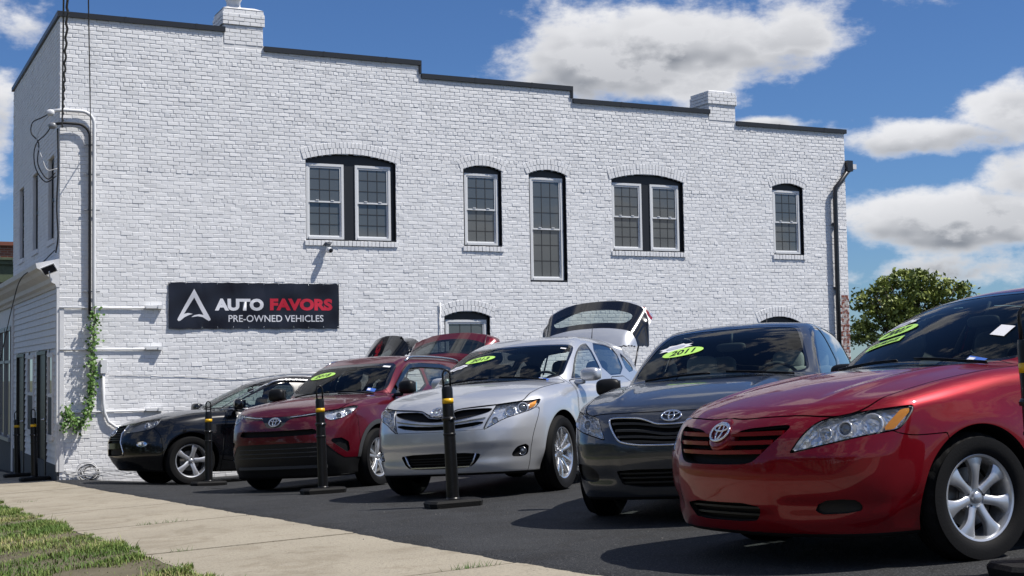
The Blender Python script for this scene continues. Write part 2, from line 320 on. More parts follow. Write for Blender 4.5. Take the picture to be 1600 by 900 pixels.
def venza_spec():
    return dict(
        wheels=(0., -2.775), arch_r=.42, wheel_z=.375, flare=.04, flare_w=.16, xmin=-3.85, xmax=.965, zmin=.20, zmax=1.62,
        curves=dict(
            w=[(-3.9, .76), (-3.5, .84), (-2.9, .885), (-2.2, .90), (-1.2, .905), (-.4, .90), (.1, .885), (.4, .86), (.65, .82), (.9, .75)],
            inset=[(.1, -.12), (.25, -.05), (.38, -.02), (.55, -.005), (.75, .0), (.90, -.004), (1.0, -.03), (1.1, -.075), (1.3, -.16)],
            hood=[(-3.9, 1.10), (-3.5, 1.12), (-2.4, 1.10), (-1.0, 1.10), (-.5, 1.13), (-.3, 1.125), (0, 1.10), (.3, 1.06), (.55, 1.005), (.75, .945), (.88, .88), (1.0, .80)],
            crown=[(-3.9, .06), (-3, .05), (-.6, .06), (0, .065), (.4, .08), (.8, .10)],
            front=[(.1, .86), (.2, .895), (.27, .930), (.34, .942), (.39, .938), (.46, .945), (.55, .962), (.64, .958), (.72, .94), (.82, .905), (.90, .86), (1.0, .78), (1.1, .68)],
            plan=[(.15, .30), (.4, .30), (.7, .32), (.9, .35), (1.1, .38)],
            rear=[(.1, -3.72), (.35, -3.83), (.6, -3.85), (.85, -3.82), (1.05, -3.74), (1.25, -3.66)],
            bot=[(-3.9, .34), (-3.3, .26), (-2.4, .21), (-.5, .21), (.3, .215), (.9, .235)],
            wg=[(-3.8, .62), (-3.2, .71), (-2.4, .785), (-1.4, .815), (-.8, .805), (-.3, .77), (.2, .70)],
            roof=[(-3.8, 1.44), (-3.3, 1.51), (-2.6, 1.575), (-1.9, 1.605), (-1.4, 1.595), (-1.0, 1.54), (-.6, 1.44)]),
        plan_p=2.6, rplan=.25, r_side=.09, r_front=.11, belt=1.08, tumble=.36, tumble2=.22, roof_crown=.035,
        ws=((-.33, 1.12), (-1.22, 1.545)), ws_plan=.20, ws_bow=.03, rg=((-3.72, 1.10), (-3.32, 1.50)), rg_plan=.15, r_rail=.08, blend=.03)
def rav4_spec():
    return dict(
        wheels=(0., -2.66), arch_r=.405, wheel_z=.36, flare=.035, flare_w=.13, xmin=-3.67, xmax=.935, zmin=.15, zmax=1.67,
        curves=dict(
            w=[(-3.7, .74), (-3.4, .81), (-2.9, .85), (-2.2, .87), (-1.2, .875), (-.4, .872), (.1, .86), (.4, .84), (.65, .81), (.9, .75)],
            inset=[(.1, -.08), (.25, -.03), (.38, -.01), (.60, .0), (.85, .003), (.98, -.012), (1.06, -.045), (1.16, -.09), (1.3, -.16)],
            hood=[(-3.9, 1.12), (-3.5, 1.14), (-2.4, 1.12), (-1.0, 1.12), (-.5, 1.16), (-.3, 1.155), (0, 1.135), (.3, 1.10), (.55, 1.055), (.72, 1.005), (.84, .94), (1.0, .83)],
            crown=[(-3.9, .06), (-3, .05), (-.6, .05), (0, .06), (.4, .065), (.8, .08)],
            front=[(.1, .82), (.2, .85), (.3, .895), (.45, .925), (.60, .935), (.72, .928), (.82, .905), (.90, .875), (.97, .83), (1.06, .76), (1.16, .66)],
            plan=[(.15, .25), (.4, .26), (.7, .28), (.9, .31), (1.1, .36)],
            rear=[(.1, -3.56), (.35, -3.65), (.6, -3.67), (.85, -3.65), (1.1, -3.60), (1.3, -3.55)],
            bot=[(-3.9, .34), (-3.3, .26), (-2.4, .21), (-.5, .20), (.3, .18), (.9, .165)],
            wg=[(-3.8, .64), (-3.2, .72), (-2.4, .775), (-1.4, .795), (-.8, .785), (-.3, .75), (.2, .68)],
            roof=[(-3.8, 1.54), (-3.3, 1.60), (-2.6, 1.645), (-1.9, 1.66), (-1.4, 1.655), (-1.0, 1.61), (-.6, 1.53)]),
        plan_p=2.8, rplan=.22, r_side=.08, r_front=.09, belt=1.11, tumble=.34, tumble2=.15, roof_crown=.035,
        ws=((-.33, 1.15), (-1.08, 1.595)), ws_plan=.17, ws_bow=.03, rg=((-3.62, 1.10), (-3.32, 1.60)), rg_plan=.13, r_rail=.08, blend=.03)
def rx_spec():
    return dict(
        wheels=(0., -2.74), arch_r=.42, wheel_z=.37, flare=.035, flare_w=.15, xmin=-3.81, xmax=.955, zmin=.19, zmax=1.69,
        curves=dict(
            w=[(-3.9, .76), (-3.5, .83), (-2.9, .875), (-2.2, .89), (-1.2, .895), (-.4, .89), (.1, .875), (.4, .85), (.65, .81), (.9, .74)],
            inset=[(.1, -.12), (.25, -.04), (.38, -.015), (.55, .0), (.75, .003), (.90, -.004), (1.0, -.03), (1.1, -.075), (1.3, -.16)],
            hood=[(-3.9, 1.12), (-3.5, 1.14), (-2.4, 1.12), (-1.0, 1.12), (-.6, 1.165), (-.3, 1.15), (0, 1.12), (.3, 1.065), (.55, 1.005), (.75, .93), (.88, .86), (1.0, .78)],
            crown=[(-3.9, .06), (-3, .05), (-.6, .06), (0, .065), (.4, .08), (.8, .10)],
            front=[(.1, .70), (.2, .76), (.28, .82), (.38, .90), (.48, .95), (.58, .957), (.70, .94), (.80, .905), (.90, .85), (1.0, .77), (1.1, .66)],
            plan=[(.15, .34), (.4, .36), (.7, .38), (.9, .40), (1.1, .42)],
            rear=[(.1, -3.68), (.35, -3.79), (.6, -3.81), (.85, -3.78), (1.05, -3.70), (1.25, -3.62)],
            bot=[(-3.9, .34), (-3.3, .26), (-2.4, .20), (-.5, .20), (.3, .21), (.9, .24)],
            wg=[(-3.8, .62), (-3.2, .71), (-2.4, .785), (-1.4, .815), (-.8, .805), (-.3, .77), (.2, .70)],
            roof=[(-3.8, 1.50), (-3.3, 1.58), (-2.6, 1.65), (-1.9, 1.68), (-1.4, 1.67), (-1.0, 1.615), (-.6, 1.52)]),
        plan_p=2.5, rplan=.25, r_side=.09, r_front=.11, belt=1.10, tumble=.36, tumble2=.2, roof_crown=.035,
        ws=((-.40, 1.15), (-1.33, 1.615)), ws_plan=.20, ws_bow=.03, rg=((-3.72, 1.12), (-3.22, 1.56)), rg_plan=.15, r_rail=.08, blend=.03)
# ---------------------------------------------------------------- mesh helpers
def link(o, parent=None):
    bpy.context.scene.collection.objects.link(o)
    if parent is not None: o.parent = parent
    return o
def mesh(name, V, faces, m, parent=None, N=None, smooth=True, mats=None, midx=None):
    me = bpy.data.meshes.new(name); V = np.asarray(V, float)
    if isinstance(faces, np.ndarray): faces = faces.tolist()
    me.from_pydata(V.tolist(), [], [tuple(int(i) for i in f) for f in faces])
    for q in (mats or [m]): me.materials.append(q)
    if midx is not None: me.polygons.foreach_set('material_index', np.asarray(midx, np.int32))
    me.polygons.foreach_set('use_smooth', np.full(len(me.polygons), bool(smooth)))
    if N is not None: me.normals_split_custom_set_from_vertices(np.asarray(N, float).tolist())
    me.update(); o = bpy.data.objects.new(name, me); return link(o, parent)
def empty(name, parent=None, loc=(0, 0, 0)):
    o = bpy.data.objects.new(name, None); o.location = loc; o.empty_display_size = .2; return link(o, parent)
def tag(o, label=None, cat=None, group=None, kind=None):
    if label: o['label'] = label
    if cat: o['category'] = cat
    if group: o['group'] = group
    if kind: o['kind'] = kind
    return o
class MB:
    """collects simple solids into one mesh"""
    def __init__(s): s.V = []; s.F = []; s.M = []; s.n = 0; s.cm = 0
    def add(s, V, F):
        V = np.asarray(V, float); s.V.append(V); s.F += [tuple(int(i)+s.n for i in f) for f in F]; s.M += [s.cm]*len(F); s.n += len(V); return s
    def box(s, a, b, M=None):
        x0, y0, z0 = a; x1, y1, z1 = b
        V = np.array([(x0, y0, z0), (x1, y0, z0), (x1, y1, z0), (x0, y1, z0), (x0, y0, z1), (x1, y0, z1), (x1, y1, z1), (x0, y1, z1)], float)
        if M is not None: V = V@np.asarray(M)[:3, :3].T+np.asarray(M)[:3, 3]
        return s.add(V, [(0, 3, 2, 1), (4, 5, 6, 7), (0, 1, 5, 4), (1, 2, 6, 5), (2, 3, 7, 6), (3, 0, 4, 7)])
    def tube(s, pts, r, n=8, cap=True, closed=False):
        P = np.asarray(pts, float); m = len(P); r = np.broadcast_to(np.asarray(r, float), (m,))
        T = np.gradient(P, axis=0) if not closed else np.roll(P, -1, 0)-np.roll(P, 1, 0)
        T /= np.linalg.norm(T, axis=1, keepdims=True)+1e-12
        u = np.array([0, 0, 1.]) if abs(T[0][2]) < .9 else np.array([1., 0, 0]); V = []
        for i in range(m):
            u = u-T[i]*(u@T[i]); u /= np.linalg.norm(u)+1e-12; w = np.cross(T[i], u)
            a = np.arange(n)/n*2*np.pi; V.append(P[i]+r[i]*(np.cos(a)[:, None]*u+np.sin(a)[:, None]*w))
        V = np.concatenate(V); F = []
        for i in range(m if closed else m-1):
            j = (i+1) % m
            for k in range(n): F.append((i*n+k, i*n+(k+1) % n, j*n+(k+1) % n, j*n+k))
        if cap and not closed: F += [tuple(range(n))[::-1], tuple((m-1)*n+k for k in range(n))]
        return s.add(V, F)
    def lathe(s, prof, n=32, M=None, axis='y', mod=None):
        """profile (r, h) turned about an axis"""
        V = []; m = len(prof); a = np.arange(n)/n*2*np.pi
        for j, (r, h) in enumerate(prof):
            rr = r*np.ones(n) if mod is None else mod(j, r, n)
            if axis == 'y': V.append(np.c_[rr*np.cos(a), np.full(n, h), rr*np.sin(a)])
            else: V.append(np.c_[rr*np.cos(a), rr*np.sin(a), np.full(n, h)])
        V = np.concatenate(V)
        if M is not None: V = V@np.asarray(M)[:3, :3].T+np.asarray(M)[:3, 3]
        F = [(j*n+k, (j+1)*n+k, (j+1)*n+(k+1) % n, j*n+(k+1) % n) for j in range(m-1) for k in range(n)]
        return s.add(V, F)
    def rbox(s, c, size, p=4., n=10, M=None):
        """rounded block (superellipsoid)"""
        g = np.linspace(-1, 1, n); V = []; F = []; idx = {}
        def vid(q):
            k = tuple(np.round(q, 5))
            if k not in idx:
                idx[k] = len(V); q = np.array(q); V.append(q/(np.abs(q)**p).sum()**(1/p))
            return idx[k]
        for ax in range(3):
            for sg in (-1, 1):
                for i in range(n-1):
                    for j in range(n-1):
                        f = []
                        for (a, b) in ((i, j), (i+1, j), (i+1, j+1), (i, j+1)):
                            q = [0, 0, 0]; q[ax] = sg; q[(ax+1) % 3] = g[a]; q[(ax+2) % 3] = g[b]; f.append(vid(q))
                        F.append(tuple(f) if sg > 0 else tuple(f[::-1]))
        V = np.array(V)*np.array(size)/2
        if M is not None: V = V@np.asarray(M)[:3, :3].T
        return s.add(V+np.array(c), F)
    def prism(s, poly, f0, f1):
        """polygon mapped by two functions (2D -> 3D) to a front and a back face"""
        n = len(poly); A = np.array([f0(*p) for p in poly]); B = np.array([f1(*p) for p in poly])
        return s.add(np.concatenate([A, B]), [tuple(range(n)), tuple(range(2*n-1, n-1, -1))]+[(i, i+n, (i+1) % n+n, (i+1) % n) for i in range(n)])
    def ring(s, c, u, v, a, b, r, n=40, k=8):
        t = np.arange(n)/n*2*np.pi; P = np.asarray(c)+np.cos(t)[:, None]*a*np.asarray(u)+np.sin(t)[:, None]*b*np.asarray(v)
        return s.tube(P, r, k, closed=True)
    def build(s, name, m, parent=None, smooth=False, mats=None):
        o = mesh(name, np.concatenate(s.V), s.F, m, parent, smooth=smooth, mats=mats, midx=s.M if mats else None); return o
def flat_edges(o, ang=35):
    o.data.polygons.foreach_set('use_smooth', np.ones(len(o.data.polygons), bool))
    bm = bmesh.new(); bm.from_mesh(o.data); bmesh.ops.recalc_face_normals(bm, faces=bm.faces)
    for e in bm.edges:
        e.smooth = len(e.link_faces) == 2 and e.calc_face_angle(3.) < math.radians(ang)
    bm.to_mesh(o.data); bm.free(); return o
# ---------------------------------------------------------------- wheels (axis +y is the outer side)
def spoke(mb, rad, hw, yf, th, ang):
    V = []; ca, sa = math.cos(ang), math.sin(ang)
    for r, w, y in zip(rad, hw, yf):
        for (t, dy) in ((-1, -th), (-1, -.006), (-.72, 0), (0, .002), (.72, 0), (1, -.006), (1, -th)):
            q = t*w; V.append((r*ca-q*sa, y+dy, r*sa+q*ca))
    F = []; k = 7
    for i in range(len(rad)-1):
        for j in range(k-1): F.append((i*k+j, i*k+j+1, (i+1)*k+j+1, (i+1)*k+j))
    F.append(tuple(range(k))[::-1]); F.append(tuple((len(rad)-1)*k+j for j in range(k)))
    mb.add(V, F)
def make_wheel(parent, R, rim, width, style, rimmat, name='wheel', detail=True):
    root = empty(name, parent); hw = width/2; m = []
    n = 96 if detail else 56
    sh = R-.012
    prof = [(rim-.012, hw-.03), (rim+.004, hw-.012), (rim+.02, hw-.002), ((rim+R)/2-.01, hw+.004), ((rim+R)/2+.03, hw+.001), (sh-.016, hw-.012), (sh, hw-.03), (R-.002, hw-.055),
            (R, hw-.07), (R-.008, hw-.074), (R-.008, hw-.082), (R, hw-.086), (R, .008), (R-.008, .005), (R-.008, -.005), (R, -.008),
            (R, -hw+.086), (R-.008, -hw+.082), (R-.008, -hw+.074), (R, -hw+.07), (sh, -hw+.03), ((rim+R)/2, -hw), (rim, -hw+.02)]
    def mod(j, r, n):
        q = np.full(n, r)
        if detail and j in (6, 7): q[::4] -= .007
        return q
    t = MB().lathe(prof, n, mod=mod).build('tyre', MAT['rubber'], root, smooth=True); flat_edges(t, 50)
    mb = MB(); yl = hw-.022
    mb.lathe([(rim-.012, yl-.006), (rim+.002, yl-.001), (rim+.004, yl+.003), (rim-.002, yl+.006), (rim-.012, yl+.002), (rim-.02, yl-.014), (rim-.028, yl-.05), (rim-.035, -hw+.03)], 64)
    b = mb.build('rim', rimmat, root, smooth=True); flat_edges(b, 40)
    mb = MB(); ri = rim-.016
    if style == 'seven':
        rad = [.045, .075, .10, .125, .15, .172, ri]; yf = [yl-.024, yl-.020, yl-.014, yl-.010, yl-.008, yl-.008, yl-.010]
        for i in range(7): spoke(mb, rad, [.024, .0225, .022, .024, .030, .040, .055], yf, .030, math.pi/2+i*2*math.pi/7)
    elif style == 'ten':
        s = ri/.22; rad = [.04, .08, .12, .16, .19, ri]; yf = [yl-.034, yl-.028, yl-.018, yl-.010, yl-.006, yl-.006]
        for i in range(10): spoke(mb, rad, [.012, .014, .018, .022, .025, .027], yf, .03, math.pi/2+.1+i*2*math.pi/10+(.05 if i % 2 else -.05))
    elif style == 'five':
        rad = [.04, .08, .12, .16, .19, ri]; yf = [yl-.030, yl-.022, yl-.014, yl-.010, yl-.008, yl-.008]
        for i in range(5): spoke(mb, rad, [.034, .033, .030, .034, .040, .046], yf, .035, math.pi/2+.25+i*2*math.pi/5)
    elif style == 'split':
        rad = [.04, .08, .12, .16, ri]; yf = [yl-.02, yl-.014, yl-.008, yl-.006, yl-.006]
        for i in range(5):
            for dlt in (-.17, .17): spoke(mb, rad, [.02, .018, .016, .016, .018], yf, .025, math.pi/2+i*2*math.pi/5+dlt)
    sp = mb.build('spokes', rimmat, root, smooth=True); flat_edges(sp, 40)
    mb = MB(); mb.lathe([(.0, yl-.008), (.022, yl-.009), (.028, yl-.014), (.030, yl-.03), (.062, yl-.03), (.068, yl-.04), (.07, yl-.07)], 32)
    hb = mb.build('hub_cap', rimmat, root, smooth=True); flat_edges(hb, 40)
    for i in range(5):
        mb = MB(); a = math.pi/2+i*2*math.pi/5+.1; M = np.eye(4); M[:3, 3] = (.052*math.cos(a), 0, .052*math.sin(a))
        mb.lathe([(.0, yl-.022), (.007, yl-.023), (.009, yl-.035)], 8, M=M); mb.build('lug_nut', MAT['dark_metal'], root)
    mb = MB(); mb.lathe([(.03, .0), (.07, .01), (.075, .0), (.148, .0), (.148, -.02), (.05, -.02)], 40)
    dsc = mb.build('brake_disc', MAT['brake'], root)
    mb = MB(); mb.lathe([(.0, -.03), (rim-.03, -.03)], 32); mb.build('brake_shield', MAT['black'], root)
    return root
# ---------------------------------------------------------------- car assembly
def mirror(V): return np.asarray(V)*np.array([1., -1., 1.])
class Car:
    def __init__(s, name, c, pose, paint, h, z_off=0.):
        s.c = c; s.F = make_F(c); s.paint = paint; s.sh = Shell(s.F, c, h); s.root = empty(name)
        o, hd, lf, up = car_frame(*pose); s.root.matrix_world = Matrix(((hd[0], lf[0], up[0], o[0]), (hd[1], lf[1], up[1], o[1]), (hd[2], lf[2], up[2], o[2]+z_off), (0, 0, 0, 1)))
        s.liner = []
    def cut2(s, name, poly, plane, cond, frm=('body',), gap=0.):
        poly = np.asarray(poly, float)
        def fn(P):
            d = np.full(len(P), 1.); k = cond(P)
            if k.any():
                Q = P[k]
                if plane == 'yz': uv = Q[:, [1, 2]]
                elif plane == 'xz': uv = Q[:, [0, 2]]
                elif plane == 'xy': uv = Q[:, [0, 1]]
                else: uv = np.c_[(Q[:, 1]-Q[:, 0])*.7071, Q[:, 2]]
                d[k] = poly_sdf(uv, poly)
            return d
        s.sh.cut(name, fn, frm, gap)
    def part(s, region, name, m, both=True, off=0., parent=None, split_sides=False, merge=True):
        """turn a region of the half shell into one mirrored object, or one per side"""
        if region not in s.sh.R or len(s.sh.R[region]) == 0: return []
        V, T = s.sh.get(region); N = grad(s.F, V); V = V+N*off; par = parent or s.root
        if split_sides:
            return [mesh(name, V, T, m, par, N), mesh(name, mirror(V), T[:, ::-1], m, par, mirror(N))]
        return [mesh(name, np.concatenate([V, mirror(V)]), np.concatenate([T, T[:, ::-1]+len(V)]), m, par, np.concatenate([N, mirror(N)]))]
    def recess(s, region, name, m, depth, sides=False, parent=None, d=(-1, 0, 0), facet=0.):
        """push a region of the shell in along d and close the rim with walls"""
        V, T = s.sh.get(region); D = np.asarray(d, float)*depth; B = boundary(T); n = len(V)
        VV = np.concatenate([V+D*(1+facet*(rng.random((n, 1))-.5)), V]); F = [tuple(t) for t in T]; W = []
        for a, b in B:
            if abs(V[a][1]) < 1e-4 and abs(V[b][1]) < 1e-4: continue
            W.append((a, b, b+n)); W.append((a, b+n, a+n))
        W = [tuple(w[::-1]) for w in W]; par = parent or s.root; F = F+W
        F2 = [tuple(x+2*n for x in f[::-1]) for f in F]
        if sides: return [mesh(name, VV, F, m, par, smooth=False), mesh(name, mirror(VV), [f[::-1] for f in F], m, par, smooth=False)]
        return [mesh(name, np.concatenate([VV, mirror(VV)]), F+F2, m, par, smooth=False)]
    def bar(s, name, m, ys, zs, hh, off0, off1, parent=None, both=True):
        """a slat that follows the nose: list of y and z, half height, offsets from the surface"""
        P = fx(s.F, np.abs(ys), zs); P[:, 1] = ys
        V = []; k = len(ys); hh = np.broadcast_to(np.asarray(hh, float), (k,))
        for i in range(k):
            x = P[i, 0]
            V += [(x+off0, P[i, 1], P[i, 2]-hh[i]), (x+off1, P[i, 1], P[i, 2]-hh[i]*.75), (x+off1, P[i, 1], P[i, 2]+hh[i]*.75), (x+off0, P[i, 1], P[i, 2]+hh[i])]
        F = []
        for i in range(k-1):
            for j in range(4): F.append((i*4+j, (i+1)*4+j, (i+1)*4+(j+1) % 4, i*4+(j+1) % 4))
        F += [(0, 1, 2, 3), (k*4-1, k*4-2, k*4-3, k*4-4)]
        o = mesh(name, V, F, m, parent or s.root, smooth=True); flat_edges(o, 40); return o
    def emblem(s, y, z, a, b, m, parent=None, off=.012, kind='three', tilt=None):
        P = fx(s.F, [y], z)[0]; N = grad(s.F, P[None])[0]; N[1] = 0 if abs(y) < .01 else N[1]; N /= np.linalg.norm(N)
        u = np.cross([0, 0, 1.], N); u /= np.linalg.norm(u); v = np.cross(N, u); C = P+N*off; mb = MB(); r = a*.095
        mb.ring(C, u, v, a, b, r)
        if kind == 'three':
            mb.ring(C+v*b*.43+N*.002, u, v, a*.74, b*.36, r*.75); mb.ring(C+v*b*.02+N*.001, u, v, a*.29, b*.88, r*.75)
        else:
            mb.tube([C+u*(-a*.15)+v*b*.75, C+u*(-a*.45)-v*b*.35, C+u*(a*.72)-v*b*.35], r, 6)
        return mb.build('emblem', m, parent or s.root, smooth=True)
    def wheels(s, R, rim, width, style, rimmat, y, steer=0., rim_r=None, detail=True):
        c = s.c; w0 = None
        for i, xw in enumerate(c['wheels']):
            for sd in (1, -1):
                w = make_wheel(s.root, R, rim, width, style, rimmat, detail=detail) if w0 is None else copy_tree(w0, s.root)
                if w0 is None: w0 = w
                w.location = (xw, sd*y, c['wheel_z']); w.rotation_euler = (0, .35*i, (0 if sd > 0 else math.pi)+(steer if i == 0 else 0))
    def wells(s):
        c = s.c; R = c['arch_r']+.004
        for xw in c['wheels']:
            for sd in (1, -1):
                a = np.linspace(-.25, math.pi+.25, 25); ye = .5
                n = len(a); V = []
                for k in range(n):
                    x = xw+R*math.cos(a[k]); z = c['wheel_z']+R*math.sin(a[k])
                    yo = float(fy(s.F, [x], max(z, c['zmin']+.05))[0, 1]) if z < 1. else .8
                    if not yo == yo: yo = .8
                    V += [(x, sd*ye, z), (x, sd*(yo-.006), z)]
                V.append((xw, sd*ye, c['wheel_z'])); F = [(2*k, 2*k+1, 2*k+3, 2*k+2) for k in range(n-1)]+[(2*k, 2*k+2, 2*n) for k in range(n-1)]
                mb = MB(); mb.add(V, F); mb.build('wheel_well', MAT['black'], s.root)
    def line_shell(s, regions, off=-.022):
        Vs = []; Ts = []; n = 0
        for r in regions:
            if r not in s.sh.R or len(s.sh.R[r]) == 0: continue
            V, T = s.sh.get(r); V = V+grad(s.F, V)*off
            for W, U in ((V, T), (mirror(V), T[:, ::-1])): Vs.append(W); Ts.append(U+n); n += len(W)
        return mesh('inner_shell', np.concatenate(Vs), np.concatenate(Ts), MAT['trim'], s.root)
    def strip(s, name, m, P, N, w, h, parent=None):
        """raised strip along points P with normals N"""
        P = np.asarray(P, float); T = np.gradient(P, axis=0); T /= np.linalg.norm(T, axis=1, keepdims=True)+1e-9; S = np.cross(N, T); V = []
        for i in range(len(P)): V += [P[i]-S[i]*w, P[i]-S[i]*w*.7+N[i]*h, P[i]+S[i]*w*.7+N[i]*h, P[i]+S[i]*w]
        F = [(i*4+j, (i+1)*4+j, (i+1)*4+j+1, i*4+j+1) for i in range(len(P)-1) for j in range(3)]
        o = mesh(name, V, F, m, parent or s.root); flat_edges(o, 40); return o
    def sticker(s, kind_poly, name, m, fn, off=.004, parent=None):
        pass
    def mirrors(s, x, z, m, size=(.11, .20, .13), y=.90, stalk=True, capm=None, fold=0.):
        x0, y0 = x, y
        for sd in (1, -1):
            x, y = (x0, y0) if sd > 0 else (x0-fold*.8, y0-fold)
            mb = MB(); ca = -.18*sd
            M = np.array([[math.cos(ca), -math.sin(ca), 0, 0], [math.sin(ca), math.cos(ca), 0, 0], [0, 0, 1, 0], [0, 0, 0, 1.]])
            mb.rbox((x, sd*(y+size[1]/2), z), size, p=3.2, n=9, M=M)
            o = mb.build('mirror', m, s.root, smooth=True)
            mb = MB(); mb.rbox((x+.0, sd*(y-.02), z-size[2]*.52), (.07, .13, .05), p=3, n=6); mb.build('mirror_arm', capm or m, o, smooth=True)
            mb = MB(); q = x-size[0]/2-.001
            mb.box((q-.004, sd*(y+.015) if sd > 0 else -(y+size[1]-.015), z-size[2]*.36), (q+.02, sd*(y+size[1]-.015) if sd > 0 else -(y+.015), z+size[2]*.36)); mb.build('mirror_glass', MAT['mirror'], o)
    def cabin(s, xs=-1.35, zs=.5, wheel_y=.37, hz=1.22, seatm=None, dash=(-.55, .93)):
        m = seatm or MAT['seat']
        for (x, rear) in ((xs, 0), (xs-.95, 1)):
            for y in ((.37, -.37) if not rear else (.42, -.42)):
                r = empty('seat', s.root)
                mb = MB(); mb.rbox((x+.22, y, zs-.02), (.5, .5, .16), 4, 8); mb.build('seat_cushion', m, r, smooth=True)
                a = -.25; M = np.array([[math.cos(a), 0, math.sin(a), 0], [0, 1, 0, 0], [-math.sin(a), 0, math.cos(a), 0], [0, 0, 0, 1]])
                mb = MB(); mb.rbox((x-.08, y, zs+.29), (.13, .5, .64), 4, 8, M=M); mb.build('seat_back', m, r, smooth=True)
                mb = MB(); mb.rbox((x-.17, y, hz-.07), (.09, .26, .19), 3.5, 8, M=M); mb.tube([(x-.16, y-.05, zs+.5), (x-.16, y-.05, hz-.1)], .007, 6); mb.tube([(x-.16, y+.05, zs+.5), (x-.16, y+.05, hz-.1)], .007, 6); mb.build('head_rest', m, r, smooth=True)
        mb = MB(); mb.rbox((dash[0]-.05, 0, dash[1]-.16), (.55, 1.36, .30), 5, 12); mb.rbox((dash[0]-.2, wheel_y, dash[1]-.01), (.26, .36, .10), 3, 8); mb.build('dashboard', MAT['dash'], s.root, smooth=True)
        st = empty('steering_wheel', s.root); C = np.array([dash[0]-.42, wheel_y, dash[1]-.03]); u = np.array([0, 1., 0]); v = np.array([.42, 0, .907]); v /= np.linalg.norm(v)
        mb = MB(); mb.ring(C, u, v, .185, .185, .015, 36, 8); mb.build('wheel_ring', MAT['dash'], st, smooth=True)
        mb = MB(); mb.rbox(C+np.array([.03, 0, -.01]), (.07, .17, .14), 3, 7); mb.tube([C-u*.18, C+u*.18], .013, 6); mb.tube([C, C-v*.18], .015, 6); mb.build('hub', MAT['dash'], st, smooth=True)
        xw = s.c['ws'][1][0]
        mb = MB(); mb.rbox((xw+.10, 0, s.c['ws'][1][1]-.165), (.04, .24, .07), 3.5, 8); mb.tube([(xw+.08, 0, s.c['ws'][1][1]-.14), (xw+.03, 0, s.c['ws'][1][1]-.05)], .01, 6); mb.build('rear_view_mirror', MAT['dash'], s.root, smooth=True)
        mb = MB(); mb.box((s.c['xmin']+.6, -.72, .30), (-.3, .72, .34)); mb.build('cabin_floor', MAT['trim'], s.root)
def copy_tree(o, parent=None):
    c = o.copy(); link(c, parent)
    for ch in list(o.children): copy_tree(ch, c)
    return c
# ---------------------------------------------------------------- saloon cars (red, grey)
FRONT = lambda P: P[:, 0] > .15
def windows(car, ws_poly, side_polys, rear_poly=None, wsx=(-1.5, 0), trim=.016, side_cond=None, dark_rear=True):
    """cut windscreen, side panes with black surrounds and pillars out of the shell"""
    car.cut2('ws_edge', ws_poly, 'yz', lambda P: (P[:, 0] > wsx[0]) & (P[:, 0] < wsx[1]) & (P[:, 2] > .9))
    P0 = car.sh.P
    zmax = max(p[1] for p in ws_poly)
    car.sh.cut('windshield', lambda P: poly_sdf(P[:, [1, 2]], np.array(ws_poly))+trim, ('ws_edge',))
    sc_ = side_cond or (lambda P: (P[:, 1] > .42) & (P[:, 2] > .8))
    for k, (nm, poly) in enumerate(side_polys):
        car.cut2('sw_edge', poly, 'xz', sc_)
        car.sh.cut(nm, lambda P, poly=poly: poly_sdf(P[:, [0, 2]], np.array(poly))+trim, ('sw_edge',))
        car.sh.R['sw_trim'] = np.concatenate([car.sh.R.get('sw_trim', np.zeros((0, 3), int)), car.sh.R.pop('sw_edge')])
    if rear_poly is not None:
        car.cut2('rear_window', rear_poly, 'yz', lambda P: (P[:, 0] < -2.2) & (P[:, 2] > .95))
